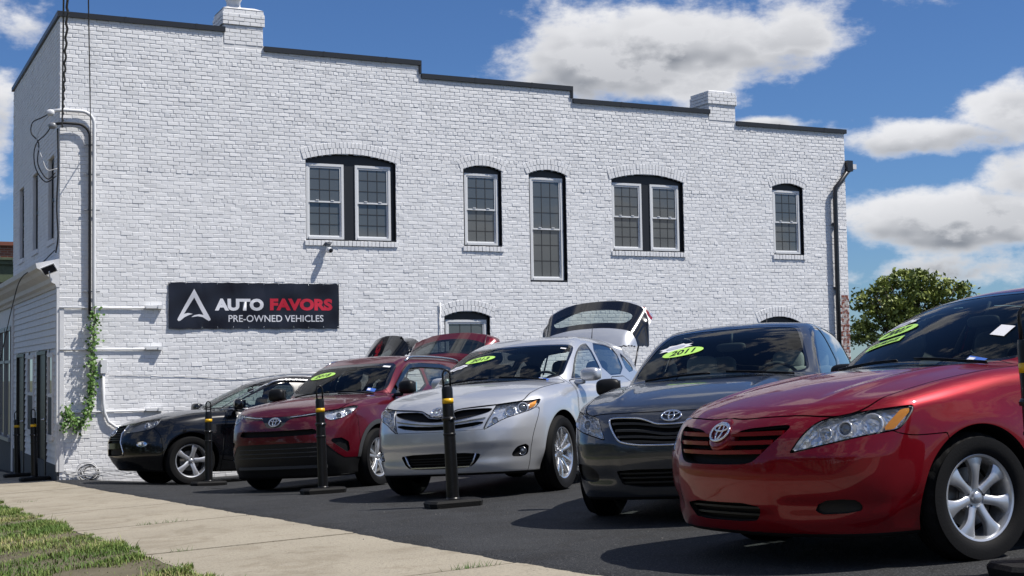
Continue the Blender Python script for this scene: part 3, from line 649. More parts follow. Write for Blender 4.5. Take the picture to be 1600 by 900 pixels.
def headlamp(car, poly, bowls, amber=None, housing='lamp_base', depth=.055, d=(-.8, -.25, 0), chrome_edge=None):
    """lamp: clear lens over a silvered bucket with bowls, projector and turn lamp"""
    out = []
    dd = np.array(d, float); dd /= np.linalg.norm(dd)
    hs = car.recess('headlight', 'headlight', MAT[housing], depth, sides=True, d=dd, facet=.11)
    V, T = car.sh.get('headlight'); N = grad(car.F, V)
    for i, sd in enumerate((1, -1)):
        f = (lambda q: q) if sd > 0 else mirror
        mesh('lens', f(V+N*.0015), T if sd > 0 else T[:, ::-1], MAT['lens'], hs[i], f(N))
        for (x, y, z, r, kind) in bowls:
            P = first_hit(car.F, np.array([[x+1., y+.3, z]]), np.array([[x-.5, y-.15, z]]))[0]; n = np.array([.86, .5, 0.]) if kind != 'side' else np.array([.6, .8, 0]); n = grad(car.F, P[None])[0]*.5+np.array([.6, .1, 0]); n /= np.linalg.norm(n)
            C = P-n*.012; u = np.cross([0, 0, 1.], n); u /= np.linalg.norm(u); v = np.cross(n, u)
            M = np.eye(4); M[:3, 0] = u; M[:3, 1] = n; M[:3, 2] = v; M[:3, 3] = C
            S = np.diag([1, sd, 1.]); M[:3, :] = S@M[:3, :]
            if kind == 'proj':
                mb = MB(); mb.lathe([(r*.80, -.045), (r*.84, -.004), (r*1.04, 0), (r*1.10, -.006), (r*1.12, -.05)], 28, M=M); mb.build('bezel', MAT['reflector'], hs[i], smooth=True)
                mb = MB(); mb.lathe([(0, .002), (r*.35, -.001), (r*.6, -.008), (r*.78, -.018), (r*.82, -.03)], 28, M=M); mb.build('projector', MAT['projector'], hs[i], smooth=True)
            else:
                mb = MB(); mb.lathe([(0, -.055), (r*.4, -.050), (r*.75, -.032), (r, -.004), (r*1.06, 0), (r*1.12, -.01), (r*1.14, -.05)], 28, M=M); mb.build('bowl', MAT['reflector'], hs[i], smooth=True)
                mb = MB(); mb.lathe([(0, -.012), (r*.18, -.014), (r*.22, -.05)], 14, M=M); mb.build('bulb', MAT['lamp_base'], hs[i], smooth=True)
        if amber is not None:
            car.sh.R.setdefault('_hl', car.sh.R['headlight']); Pn = car.sh.P; T0 = car.sh.R['_hl']
            u_ = np.unique(T0); dv = np.full(len(Pn), 1.); dv[u_] = poly_sdf(np.c_[(Pn[u_, 1]-Pn[u_, 0])*.7071, Pn[u_, 2]], np.array(amber))
            P2, ti, to, _ = split(Pn, T0, dv, 0., car.F); u2, inv = np.unique(ti, return_inverse=True)
            if len(ti):
                Va = P2[u2]; Va = Va-grad(car.F, Va)*.003; Ta = inv.reshape(ti.shape); mesh('turn_lamp', f(Va), Ta if sd > 0 else Ta[:, ::-1], MAT['amber'], hs[i], f(grad(car.F, Va)))
    return hs
def D(pts): return [((p[1]-p[0])*.7071, p[2]) for p in pts]      # diagonal view coordinates of (x, y, z) points
def on_glass(car, name, P2, faces, m, cx, cy, off=.003, parent=None):
    """lay flat artwork (u to the car's right, v up, metres) on the outside of the windscreen around height cz and side y"""
    c = car.c; (xb, zb), (xt, zt) = c['ws']; L = math.hypot(xb-xt, zt-zb); V = []
    nx = (zt-zb)/L; nz = (xb-xt)/L
    y = cx-np.asarray(P2)[:, 0]; s = cy+np.asarray(P2)[:, 1]      # u is read from outside: to the viewer's right = car's left
    y = cx+np.asarray(P2)[:, 0]
    A = np.c_[xb+(xt-xb)*s/L+nx*.5, y, zb+(zt-zb)*s/L+nz*.5]; B = A-np.array([nx, 0, nz])*1.
    P = first_hit(car.F, A, B, 200); P = P+grad(car.F, P)*off
    return mesh(name, P, faces, m, parent or car.root, smooth=True)
def ellipse_patch(a, b, rings=5, n=36, tilt=0.):
    V = [(0, 0)]; F = []
    for r in range(1, rings+1):
        for k in range(n):
            t = 2*math.pi*k/n; V.append((a*r/rings*math.cos(t), b*r/rings*math.sin(t)))
    for k in range(n): F.append((0, 1+k, 1+(k+1) % n))
    for r in range(rings-1):
        for k in range(n):
            p = 1+r*n+k; q = 1+r*n+(k+1) % n; F.append((p, p+n, q+n, q))
    c, s = math.cos(tilt), math.sin(tilt); return [(x*c-y*s, x*s+y*c) for x, y in V], F
def rect_patch(a, b, nx=8, ny=3, tilt=0.):
    V = [((i/nx*2-1)*a, (j/ny*2-1)*b) for j in range(ny+1) for i in range(nx+1)]; F = [(j*(nx+1)+i, j*(nx+1)+i+1, (j+1)*(nx+1)+i+1, (j+1)*(nx+1)+i) for j in range(ny) for i in range(nx)]
    c, s = math.cos(tilt), math.sin(tilt); return [(x*c-y*s, x*s+y*c) for x, y in V], F
def text_patch(txt, h, width=None, bold=.02, shear=0., tilt=0., spacing=1.):
    """lettering as a flat mesh, centred, cap height h"""
    cu = bpy.data.curves.new('t', 'FONT'); cu.body = txt; cu.size = 1; cu.offset = bold; cu.shear = shear; cu.align_x = 'CENTER'; cu.resolution_u = 4; cu.space_character = spacing
    o = bpy.data.objects.new('t', cu); sc.collection.objects.link(o); dg = bpy.context.evaluated_depsgraph_get(); me = bpy.data.meshes.new_from_object(o.evaluated_get(dg))
    bm = bmesh.new(); bm.from_mesh(me); bmesh.ops.triangulate(bm, faces=bm.faces); V = np.array([v.co[:2] for v in bm.verts]); F = [tuple(v.index for v in f.verts) for f in bm.faces]
    bm.free(); bpy.data.objects.remove(o); bpy.data.curves.remove(cu); bpy.data.meshes.remove(me)
    lo = V.min(0); hi = V.max(0); V = V-(lo+hi)/2; sy = h/(hi[1]-lo[1]); sx = sy if width is None else width/(hi[0]-lo[0]); V = V*np.array([sx, sy])
    c, s = math.cos(tilt), math.sin(tilt); return V@np.array([[c, s], [-s, c]]), F
def year_oval(car, txt, y, s, a=.155, b=.052, tilt=.05):
    V, F = ellipse_patch(a, b, tilt=tilt); o = on_glass(car, 'year_sticker', V, F, MAT['lime'], y, s)
    V, F = text_patch(txt, b*1.12, a*1.25, .03, .25, tilt); on_glass(car, 'lettering', V, F, MAT['ink'], y, s, .0045, o); return o
def wipers(car, x0=-.36):
    for (y0, y1) in ((.10, .62), (-.55, -.02)):
        ys = np.linspace(y0, y1, 10); mb = MB(); c = car.c; (xb, zb), (xt, zt) = c['ws']; L = math.hypot(xb-xt, zt-zb); nx = (zt-zb)/L; nz = (xb-xt)/L
        t = np.linspace(.045, .03, 10); A = np.c_[xb+(xt-xb)*t/L+nx*.4, ys, zb+(zt-zb)*t/L+nz*.4]; P = first_hit(car.F, A, A-np.array([nx, 0, nz])*.9, 200)+np.array([nx, 0, nz])*.010
        mb.tube(P, .006, 6); mb.tube(P+np.array([nx, 0, nz])*.009, .004, 6); mb.build('wiper', MAT['plastic'], car.root, smooth=True)
def make_camry(name, pose, paint, facelift, h=.024, steer=0., z_off=0.):
    c = camry_spec(); car = Car(name, c, pose, paint, h, z_off); F = car.F; pm = MAT[paint]
    ar = c['arch_r']
    for xw in c['wheels']:
        car.sh.cut('arch', lambda P, xw=xw: np.where(P[:, 1] > .49, np.hypot(P[:, 0]-xw, P[:, 2]-c['wheel_z'])-ar, 1.))
    car.sh.cut('underbody', lambda P: P[:, 2]-(np.interp(P[:, 0], [-3.9, -3.3, -2.4, -.5, .3, .9], [.27, .22, .17, .17, .18, .19])+.022))
    ws = smooth_poly([(-.3, .985, 1), (.3, .985), (.56, .995), (.695, 1.01), (.685, 1.08), (.60, 1.27), (.535, 1.37), (.47, 1.392), (.25, 1.405), (-.3, 1.41, 1)], 2)
    sw1 = smooth_poly([(-.66, .965, 1), (-1.62, .975), (-1.66, 1.385), (-1.30, 1.372), (-1.08, 1.285), (-.80, 1.11)], 1)
    sw2 = smooth_poly([(-1.70, .978), (-2.42, .988), (-2.60, 1.03), (-2.62, 1.25), (-2.35, 1.345), (-2.0, 1.385), (-1.72, 1.389)], 1)
    sw3 = smooth_poly([(-2.66, 1.02), (-2.95, 1.06), (-2.86, 1.15), (-2.66, 1.235)], 1)
    windows(car, ws, [('window_front', sw1), ('window_rear', sw2), ('window_quarter', sw3)], smooth_poly([(-.3, 1.08, 1), (.50, 1.09), (.47, 1.33), (.3, 1.365), (-.3, 1.37, 1)], 2))
    hl = [(.863, .493, .608), (.811, .527, .690), (.732, .569, .757), (.644, .66, .779), (.524, .762, .797), (.37, .834, .808), (.363, .842, .795), (.422, .841, .735), (.457, .836, .704), (.486, .827, .693), (.611, .764, .679), (.737, .662, .649)]
    hlp = smooth_poly([D([p])[0]+((1,) if i in (0, 5) else ()) for i, p in enumerate(hl)], 2)
    car.cut2('headlight', hlp, 'd', lambda P: (P[:, 0] > .2) & (P[:, 1] > .35), gap=.0035)
    # hood, bumper, fender
    car.cut2('hood', smooth_poly([(.94, -.4, 1), (.835, .0), (.845, .10), (.835, .20), (.80, .35), (.75, .48), (.715, .565), (.66, .655), (.56, .725), (.44, .735), (.2, .745), (-.1, .757), (-.38, .765), (-.50, .76), (-.50, .66), (-.335, .3), (-.315, -.4, 1)] if not facelift else
             [(.86, -.4, 1), (.835, .0), (.83, .20), (.79, .38), (.74, .50), (.70, .58), (.66, .655), (.56, .725), (.44, .735), (.2, .745), (-.1, .757), (-.38, .765), (-.50, .76), (-.50, .66), (-.335, .3), (-.315, -.4, 1)], 2), 'xy',
             lambda P: (P[:, 2] > .74) & (P[:, 0] > -.7) & (P[:, 2] < 1.04), gap=0.0037)
    if not facelift:
        gp = smooth_poly([(-.2, .552, 1), (.2, .553), (.285, .562), (.325, .59), (.385, .65), (.455, .72), (.452, .744), (.38, .742), (.17, .728), (.12, .70), (-.2, .70, 1)], 1)
        lp = smooth_poly([(-.2, .262, 1), (.24, .264), (.28, .29), (.318, .362), (-.2, .358, 1)], 1)
        fp = smooth_poly([(.561, .305), (.595, .372), (.72, .380), (.742, .35), (.735, .310)], 1)
    else:
        gp = smooth_poly([(-.2, .560, 1), (.25, .568), (.36, .585), (.42, .65), (.475, .745), (.40, .752), (.22, .742), (.15, .72), (.10, .70), (-.2, .697, 1)], 1)
        lp = smooth_poly([(-.2, .275, 1), (.36, .28), (.40, .36), (.41, .405), (-.2, .40, 1)], 1)
        fp = smooth_poly([(.60, .31), (.56, .345), (.60, .41), (.70, .44), (.80, .435), (.80, .33)], 1)
    car.cut2('grille', gp, 'yz', FRONT); car.cut2('lower_grille', lp, 'yz', FRONT); car.cut2('fog', fp, 'yz', FRONT)
    seam = [(1.2, .95, 1), (.70, .80), (.60, .755), (.50, .695), (.47, .680), (.42, .668), (.36, .662), (.20, .665, 1), (.20, .0, 1), (1.2, 0, 1)]
    car.cut2('bumper', smooth_poly([p for p in seam], 1), 'xz', lambda P: P[:, 0] > .0, gap=0.0027)
    car.cut2('fender', smooth_poly([(.8, .0, 1), (.8, 1.0, 1), (-.5, 1.02, 1), (-.50, .96), (-.46, .80), (-.44, .5), (-.42, .0, 1)], 1), 'xz', lambda P: P[:, 1] > .5, gap=0.0030)
    door = smooth_poly([(-.44, .25), (-.46, .5), (-.48, .80), (-.52, .95), (-.62, .975), (-1.66, .985), (-1.66, .25)], 1)
    car.cut2('door_front', door, 'xz', lambda P: P[:, 1] > .5, gap=0.0037)
    car.cut2('door_rear', smooth_poly([(-1.665, .25), (-1.665, .985), (-2.62, 1.0), (-2.50, .75), (-2.32, .50), (-2.28, .25)], 1), 'xz', lambda P: P[:, 1] > .5, gap=0.0037)
    # build the parts
    car.part('body', 'body', pm); car.part('hood', 'hood', pm); car.part('bumper', 'bumper', pm); car.part('fender', 'fender', pm, split_sides=True)
    dr = car.part('door_front', 'door', pm, split_sides=True); dr2 = car.part('door_rear', 'door', pm, split_sides=True)
    car.part('underbody', 'underbody', MAT['black']); car.part('windshield', 'windshield', MAT['windshield'], off=-.003); car.part('ws_edge', 'windshield_seal', MAT['gloss_black'], off=-.001)
    for w in ('window_front', 'window_rear', 'window_quarter'): car.part(w, 'side_window', MAT['side_glass'], off=-.004, split_sides=True)
    car.part('sw_trim', 'window_trim', MAT['gloss_black'], off=-.001, split_sides=True); car.part('rear_window', 'rear_window', MAT['side_glass'], off=-.004)
    car.line_shell(['body', 'hood', 'bumper', 'fender', 'door_front', 'door_rear'])
    for i, d_ in enumerate(dr+dr2):
        sd = 1 if i % 2 == 0 else -1; x0 = -1.50 if i < 2 else -2.36
        mb = MB(); P = fy(F, np.linspace(x0, x0+.2, 7), .80, .0, 1); off = np.array([.004, .03, .04, .042, .04, .03, .004]); P[:, 1] += off; P[:, 1] *= sd; mb.tube(P, .013, 8); mb.build('door_handle', pm, d_, smooth=True)
    g = car.recess('grille', 'grille', MAT['black'], .06)[0]; lg = car.recess('lower_grille', 'lower_grille', MAT['black'], .05)[0]; car.recess('fog', 'fog_lamp_cover', MAT['plastic'], .025, sides=True, d=(-.8, -.4, 0))
    if not facelift:
        rows = [(.724, .392), (.680, .395), (.633, .355), (.588, .300)]
        for z, yb in [(.700, .425), (.657, .385), (.612, .335)]:
            for sd in (1, -1):
                ys = np.linspace(.0 if z < .65 else .085, yb, 16)*sd; car.bar('grille_slat', pm, ys, np.full(16, z)+.012*np.abs(ys), .0135, -.05, -.006, g)
        # round shield that carries the emblem
        P = fx(F, [.0], .712)[0]; mb = MB(); ring = []
        n_ = grad(F, P[None])[0]; n_[1] = 0; n_ /= np.linalg.norm(n_); u = np.array([0, 1., 0]); v = np.cross(n_, u); v = v if v[2] > 0 else -v
        M = np.eye(4); M[:3, 0] = u; M[:3, 1] = n_; M[:3, 2] = v; M[:3, 3] = P; prof = [(0, -.002), (.070, -.003), (.088, -.006), (.097, -.022), (.098, -.06)]
        mb.lathe(prof, 40, M=M); mb.build('emblem_shield', pm, g, smooth=True)
        car.emblem(0, .712, .072, .054, MAT['chrome'], g, .006)
        for z in (.335, .300): car.bar('lower_slat', MAT['plastic'], np.linspace(-.30, .30, 13), np.full(13, z), .007, -.045, -.02, lg)
    else:
        for k, z in enumerate((.715, .668, .625, .592)):
            yb = (.44, .41, .39, .36)[k]; ys = np.linspace(-yb, yb, 33); zz = z-.03*np.exp(-(ys/.17)**2)*(1.2 if k < 2 else .6); car.bar('grille_slat', MAT['plastic_grey'], ys, zz, .010, -.05, -.008, g)
        out = gp[(gp[:, 0] > -.15)]
        yz = [(y, z) for y, z in out if y >= 0]
        def chrome(pts, nm):
            P = fx(F, [abs(p[0]) for p in pts], [p[1] for p in pts], .004); P[:, 1] = [p[0] for p in pts]; mb = MB(); mb.tube(P, .0075, 6); mb.build(nm, MAT['chrome'], g, smooth=True)
        o2 = [(0, .697)]+[(.10, .70), (.15, .72), (.22, .742), (.32, .749), (.40, .752), (.470, .747), (.455, .71), (.42, .65), (.385, .605), (.35, .585), (.25, .568), (.12, .562), (0, .560)]
        o2 = smooth_poly(o2[::-1]+[(-y, z) for y, z in o2[1:-1]], 2); o2 = np.concatenate([o2, o2[:1]]); chrome(o2, 'chrome_surround')
        car.emblem(0, .750, .068, .046, MAT['chrome'], None, .008)
        for z in (.375, .345, .312): car.bar('lower_slat', MAT['plastic'], np.linspace(-.39, .39, 13), np.full(13, z), .008, -.045, -.015, lg)
    am = [D([p])[0] for p in [(.433, .82, .791), (.385, .833, .80), (.394, .84, .777), (.485, .826, .701), (.542, .801, .695), (.502, .81, .735)]]
    headlamp(car, hlp, [(.68, .686, .717, .036, 'proj'), (.58, .768, .729, .050, 'bowl'), (.75, .62, .695, .03, 'bowl')], am if not facelift else None)
    car.wells(); car.wheels(.325, .215, .215, 'seven', MAT['alloy'], .785, steer)
    car.mirrors(-.68, .975, pm if not facelift else MAT['plastic'], (.12, .20, .14), .845) if facelift else car.mirrors(-.74, .935, pm, (.12, .19, .13), .835)
    car.cabin(seatm=MAT['seat_light'] if facelift else MAT['seat'], hz=1.17, zs=.46, dash=(-.62, .95)); wipers(car)
    return car
# ---------------------------------------------------------------- tall cars with raised tailgates (silver, maroon, black)
def rot_hatch(V, hx, hz, th):
    V = np.array(V, float); dx = V[:, 0]-hx; dz = V[:, 2]-hz; V[:, 0] = hx+dx*math.cos(th)+dz*math.sin(th); V[:, 2] = hz-dx*math.sin(th)+dz*math.cos(th); return V
def make_suv(name, c, pose, paint, d, h=.028, steer=0., z_off=0.):
    car = Car(name, c, pose, paint, h, z_off); F = car.F; pm = MAT[paint]; ar = c['arch_r']
    for xw in c['wheels']:
        car.sh.cut('arch', lambda P, xw=xw: np.where(P[:, 1] > .49, np.hypot(P[:, 0]-xw, P[:, 2]-c['wheel_z'])-ar, 1.))
    bx, bz = zip(*c['curves']['bot'])
    car.sh.cut('underbody', lambda P: P[:, 2]-(np.interp(P[:, 0], bx, bz)+.022))
    windows(car, smooth_poly(d['ws'], 2), [('window_%d' % i, smooth_poly(p, 1)) for i, p in enumerate(d['sw'])], None, d.get('wsx', (-1.6, .05)), d.get('trim', .016))
    hlp = smooth_poly([D([p[:3]])[0]+((1,) if len(p) > 3 else ()) for p in d['hl']], 1)
    car.cut2('headlight', hlp, 'd', lambda P: (P[:, 0] > .2) & (P[:, 1] > .25), gap=.0035)
    for k, (poly, gap) in d['cuts'].items(): car.cut2(k, smooth_poly(poly, 1), 'yz', FRONT, gap=gap)
    # tailgate with its window and lamps
    hx, hz, th = d['hatch']
    car.cut2('hatch', smooth_poly([(-.3, .66, 1), (.55, .66), (.66, .72), (.74, .95), (.71, 1.12), (.62, 1.40), (.60, 2., 1), (-.3, 2., 1)], 1), 'yz', lambda P: P[:, 0] < hx, gap=0.0045)
    rg = smooth_poly(d['rear_glass'], 2); cond = lambda P: (P[:, 0] < hx)
    car.cut2('hatch_frame', smooth_poly(d['rear_frame'], 2), 'yz', cond, ('hatch',))
    car.cut2('hatch_window', rg, 'yz', cond, ('hatch_frame',))
    car.cut2('hatch_lamp', smooth_poly(d['tail'], 1), 'yz', cond, ('hatch',)); car.cut2('tail_lamp', smooth_poly(d['tail2'], 1), 'yz', lambda P: P[:, 0] < -3.1)
    car.cut2('hood', smooth_poly(d['hood'], 2), 'xy', lambda P: (P[:, 2] > d['hood_z']) & (P[:, 0] > -.75) & (P[:, 2] < d['hood_z1']), gap=0.0042)
    if 'clad' in d:
        for xw in c['wheels']:
            car.sh.cut('cladding', lambda P, xw=xw: np.where(P[:, 1] > .49, np.hypot(P[:, 0]-xw, P[:, 2]-c['wheel_z'])-d['clad'], 1.))
        car.sh.cut('cladding', lambda P: np.where(P[:, 0] < .75, P[:, 2]-d['clad_z'], 1.))
    car.cut2('bumper', smooth_poly(d['bumper'], 1), 'xz', lambda P: P[:, 0] > .0, gap=0.0030)
    y5 = lambda P: P[:, 1] > .5
    bz_ = c['belt']; lo = .34
    car.cut2('fender', smooth_poly([(.85, .0, 1), (.85, bz_+.1, 1), (-.55, bz_+.1, 1), (-.55, bz_), (-.50, .85), (-.47, .5), (-.45, .0, 1)], 1), 'xz', y5, gap=0.0037)
    xb = d['bpillar']
    car.cut2('door_front', smooth_poly([(-.47, lo), (-.49, .5), (-.52, .85), (-.58, bz_), (-.7, bz_+.02), (xb, bz_+.03), (xb, lo)], 1), 'xz', y5, gap=0.0045)
    car.cut2('door_rear', smooth_poly([(xb-.006, lo), (xb-.006, bz_+.03), (xb-.95, bz_+.05), (xb-.86, .85), (xb-.64, .55), (xb-.62, lo)], 1), 'xz', y5, gap=0.0045)
    car.part('body', 'body', pm); car.part('hood', 'hood', pm); car.part('bumper', 'bumper', pm); car.part('fender', 'fender', pm, split_sides=True)
    drs = car.part('door_front', 'door', pm, split_sides=True)+car.part('door_rear', 'door', pm, split_sides=True)
    if 'clad' in d: car.part('cladding', 'cladding', MAT['plastic_grey'], off=.004)
    car.part('underbody', 'underbody', MAT['black']); car.part('windshield', 'windshield', MAT['windshield'], off=-.003); car.part('ws_edge', 'windshield_seal', MAT['gloss_black'], off=-.001)
    for i in range(len(d['sw'])): car.part('window_%d' % i, 'side_window', MAT['side_glass'] if i == 0 else MAT[d.get('rear_tint', 'dark_glass')], off=-.004, split_sides=True)
    car.part('sw_trim', 'window_trim', MAT[d.get('trim_mat', 'gloss_black')], off=-.001, split_sides=True); car.part('tail_lamp', 'tail_lamp', MAT['lamp_red'], split_sides=True)
    car.line_shell(['body', 'hood', 'bumper', 'fender', 'door_front', 'door_rear'])
    hr = empty('tailgate', car.root)
    for reg, nm, m in (('hatch', 'tailgate_panel', pm), ('hatch_frame', 'window_frame', MAT['gloss_black']), ('hatch_window', 'rear_window', MAT['dark_glass'] if not d.get('clear_hatch') else MAT['side_glass']), ('hatch_lamp', 'tail_lamp', MAT[d.get('tail_mat', 'lamp_red')])):
        V, T = car.sh.get(reg); N = grad(F, V)
        V2 = rot_hatch(V, hx, hz, th); N2 = rot_hatch(V+N, hx, hz, th)-V2
        Vb = rot_hatch(V-N*.035, hx, hz, th)
        if reg == 'hatch_lamp':
            for f in (lambda q: q, mirror): mesh(nm, f(V2), T if f is not mirror else T[:, ::-1], m, hr, f(N2))
            continue
        mesh(nm, np.concatenate([V2, mirror(V2)]), np.concatenate([T, T[:, ::-1]+len(V)]), m, hr, np.concatenate([N2, mirror(N2)]))
        if reg == 'hatch': mesh('tailgate_lining', np.concatenate([Vb, mirror(Vb)]), np.concatenate([T, T[:, ::-1]+len(V)]), MAT['trim'], hr)
    for sd in (1, -1):   # gas struts
        A = np.array([hx-.10, sd*.60, hz-.28]); B = rot_hatch(np.array([[hx-.35, sd*.60, hz-.55]]), hx, hz, th)[0]
        mb = MB(); mb.tube([A, A+(B-A)*.55], .011, 8); mb.tube([A+(B-A)*.55, B], .006, 8); mb.build('gas_strut', MAT['dark_metal'], hr, smooth=True)
    for i, dd in enumerate(drs):
        sd = 1 if i % 2 == 0 else -1; x0 = xb+.09 if i < 2 else xb-.78; zh = d['handle_z']
        mb = MB(); P = fy(F, np.linspace(x0, x0+.22, 7), zh, 0., 1); P[:, 1] += np.array([.004, .03, .042, .044, .042, .03, .004]); P[:, 1] *= sd; mb.tube(P, .014, 8); mb.build('door_handle', MAT[d.get('handle_mat', paint)], dd, smooth=True)
    am = [D([p])[0] for p in d['amber']] if 'amber' in d else None
    headlamp(car, hlp, d['bowls'], am, d.get('lamp_mat', 'lamp_base'))
    car.wells(); car.wheels(*d['wheel'][:3], d['wheel'][3], MAT[d['wheel'][4]], d['wheel'][5], steer, detail=False)
    mx, mz, my, msz = d['mirror'][:4]; car.mirrors(mx, mz, MAT[d['mirror'][4]], msz, my, capm=MAT[d['mirror'][5]], fold=d.get('fold', 0.))
    car.cabin(seatm=MAT['seat'], hz=d['seat_z']+.72, zs=d['seat_z'], dash=d['dash']); wipers(car)
    if 'rails' in d:
        for sd in (1, -1):
            xs = np.linspace(-1.25, -2.95, 16); ys = np.interp(xs, [-2.95, -1.25], d['rails'][0]); P = fz(F, xs, ys); lift = .045*np.minimum(1, np.sin(np.linspace(0, math.pi, 16))*4); P[:, 2] += lift; P[:, 1] *= sd
            mb = MB(); mb.tube(P, .017, 8); mb.build('roof_rail', MAT[d['rails'][1]], car.root, smooth=True)
    return car
def venza():
    c = venza_spec()
    d = dict(ws=[(-.3, 1.10, 1), (.3, 1.10), (.55, 1.11), (.715, 1.135), (.715, 1.20), (.665, 1.38), (.615, 1.475), (.5, 1.488), (.25, 1.497), (-.3, 1.50, 1)],
             sw=[[(-.66, 1.105, 1), (-1.62, 1.125), (-1.66, 1.50), (-1.42, 1.485), (-1.20, 1.42), (-.95, 1.30)], [(-1.70, 1.127), (-2.50, 1.15), (-2.60, 1.45), (-2.2, 1.505), (-1.72, 1.508)], [(-2.62, 1.16), (-3.10, 1.20), (-2.95, 1.33), (-2.70, 1.43)]],
             hl=[(.882, .459, .651, 1), (.843, .492, .739), (.724, .535, .877, 1), (.641, .643, .887), (.547, .741, .896), (.366, .846, .912, 1), (.418, .847, .867), (.502, .822, .819), (.67, .72, .777), (.764, .622, .744), (.822, .555, .702)],
             cuts=dict(slot=([(-.2, .740, 1), (.156, .752), (.322, .779), (.495, .819), (.522, .850), (.40, .855), (.196, .848), (.134, .814), (.08, .778), (-.2, .772, 1)], 0), slot2=([(-.2, .668, 1), (.165, .672), (.432, .701), (.474, .738), (.163, .707), (-.2, .702, 1)], 0),
                       grille_frame=([(-.2, .652, 1), (.455, .655, 1), (.54, .880, 1), (.40, .870), (.20, .862), (.14, .835), (.09, .79), (-.2, .785, 1)], .0022),
                       lower=([(-.2, .303, 1), (.144, .303), (.299, .309), (.356, .331), (.404, .396), (.425, .445), (-.2, .452, 1)], 0), fog=([(.665, .388), (.697, .449), (.731, .486), (.80, .50), (.79, .406), (.757, .381)], 0)),
             hatch=(-3.22, 1.50, math.radians(86.5)), rear_glass=[(-.3, 1.08, 1), (.46, 1.08), (.54, 1.12), (.47, 1.235), (.3, 1.26), (-.3, 1.265, 1)], rear_frame=[(-.3, .94, 1), (.58, .95), (.735, 1.02), (.655, 1.29), (.5, 1.33), (-.3, 1.34, 1)], tail=[(.60, .90), (.60, .97), (.80, 1.0), (.80, .92)], tail2=[(.70, .92), (.70, 1.06), (.92, 1.10), (.92, .96)], clear_hatch=True,
             hood=[(1.2, -.4, 1), (.93, 0), (.88, .13), (.855, .18), (.80, .38), (.725, .535), (.64, .64), (.545, .738), (.47, .748), (.2, .765), (-.1, .785), (-.4, .785), (-.52, .77), (-.50, .68), (-.30, .4), (-.25, 0), (-.25, -.4, 1)], hood_z=.80, hood_z1=1.15,
             bumper=[(1.3, .80, 1), (.42, .85), (.45, .78), (.53, .657), (.585, .52), (.595, .30), (.59, 0, 1), (1.3, 0, 1)], bpillar=-1.66, handle_z=.96, handle_mat='chrome', bowls=[(.594, .754, .841, .048, 'proj'), (.68, .66, .815, .045, 'bowl'), (.80, .55, .735, .03, 'bowl')],
             amber=[(.52, .788, .872), (.411, .832, .902), (.473, .828, .848), (.541, .80, .821)], wheel=(.375, .252, .24, 'ten', 'alloy_bright', .805), mirror=(-.72, 1.135, .87, (.14, .215, .14), 'silver_paint', 'silver_paint'), seat_z=.58, dash=(-.62, 1.06), fold=.17)
    car = make_suv('silver_crossover', c, (-.338, 13.80, 1.165), 'silver_paint', d, steer=math.radians(0)); pm = MAT['silver_paint']
    g = empty('grille', car.root)
    car.part('grille_frame', 'grille_frame', pm, off=-.008, parent=g); car.recess('slot', 'grille_opening', MAT['black'], .05, parent=g); car.recess('slot2', 'grille_opening', MAT['black'], .05, parent=g)
    ys = np.linspace(-.47, .47, 25); car.bar('grille_slat', MAT['satin'], ys, .715+.05*(np.abs(ys)/.47)**1.3, .006, -.012, .004, g)
    lg = car.recess('lower', 'lower_grille', MAT['black'], .06)[0]
    for z in (.40, .375, .35): car.bar('lower_slat', MAT['plastic'], np.linspace(-.33, .33, 13), np.full(13, z), .006, -.05, -.03, lg)
    for sd in (1, -1):
        yy = np.array([.375, .345, .31]); zz = np.array([.44, .36, .315]); P = fx(car.F, yy, zz, -.012); P[:, 1] *= sd; mb = MB(); mb.tube(P, [.014, .012, .009], 6); mb.build('lower_blade', MAT['satin'], lg, smooth=True)
    ys = np.linspace(-.31, .31, 13); car.bar('lower_lip', MAT['satin'], ys, np.full(13, .318), .007, -.03, -.004, lg)
    fl = car.recess('fog', 'fog_lamp', MAT['black'], .03, sides=True, d=(-.8, -.4, 0))
    for i, sd in enumerate((1, -1)): fog_lamp(car, fl[i], .752, .432, .034, sd)
    car.emblem(0, .835, .070, .050, MAT['chrome'], g, .010)
    return car
def fog_lamp(car, parent, y, z, r, sd, rim='satin'):
    P = fx(car.F, [y], z)[0]; n = np.array([.93, .36, 0]); C = P-n*.012; u = np.cross([0, 0, 1.], n); v = np.cross(n, u); M = np.eye(4); M[:3, 0] = u; M[:3, 1] = n; M[:3, 2] = v; M[:3, 3] = C; M[:3, :] = np.diag([1, sd, 1.])@M[:3, :]
    mb = MB(); mb.lathe([(r*.95, -.02), (r, 0), (r*1.15, 0), (r*1.2, -.03)], 24, M=M); mb.build('fog_bezel', MAT[rim], parent, smooth=True)
    mb = MB(); mb.lathe([(0, .002), (r*.6, -.002), (r*.97, -.012)], 24, M=M); mb.build('fog_lens', MAT['projector'], parent, smooth=True)
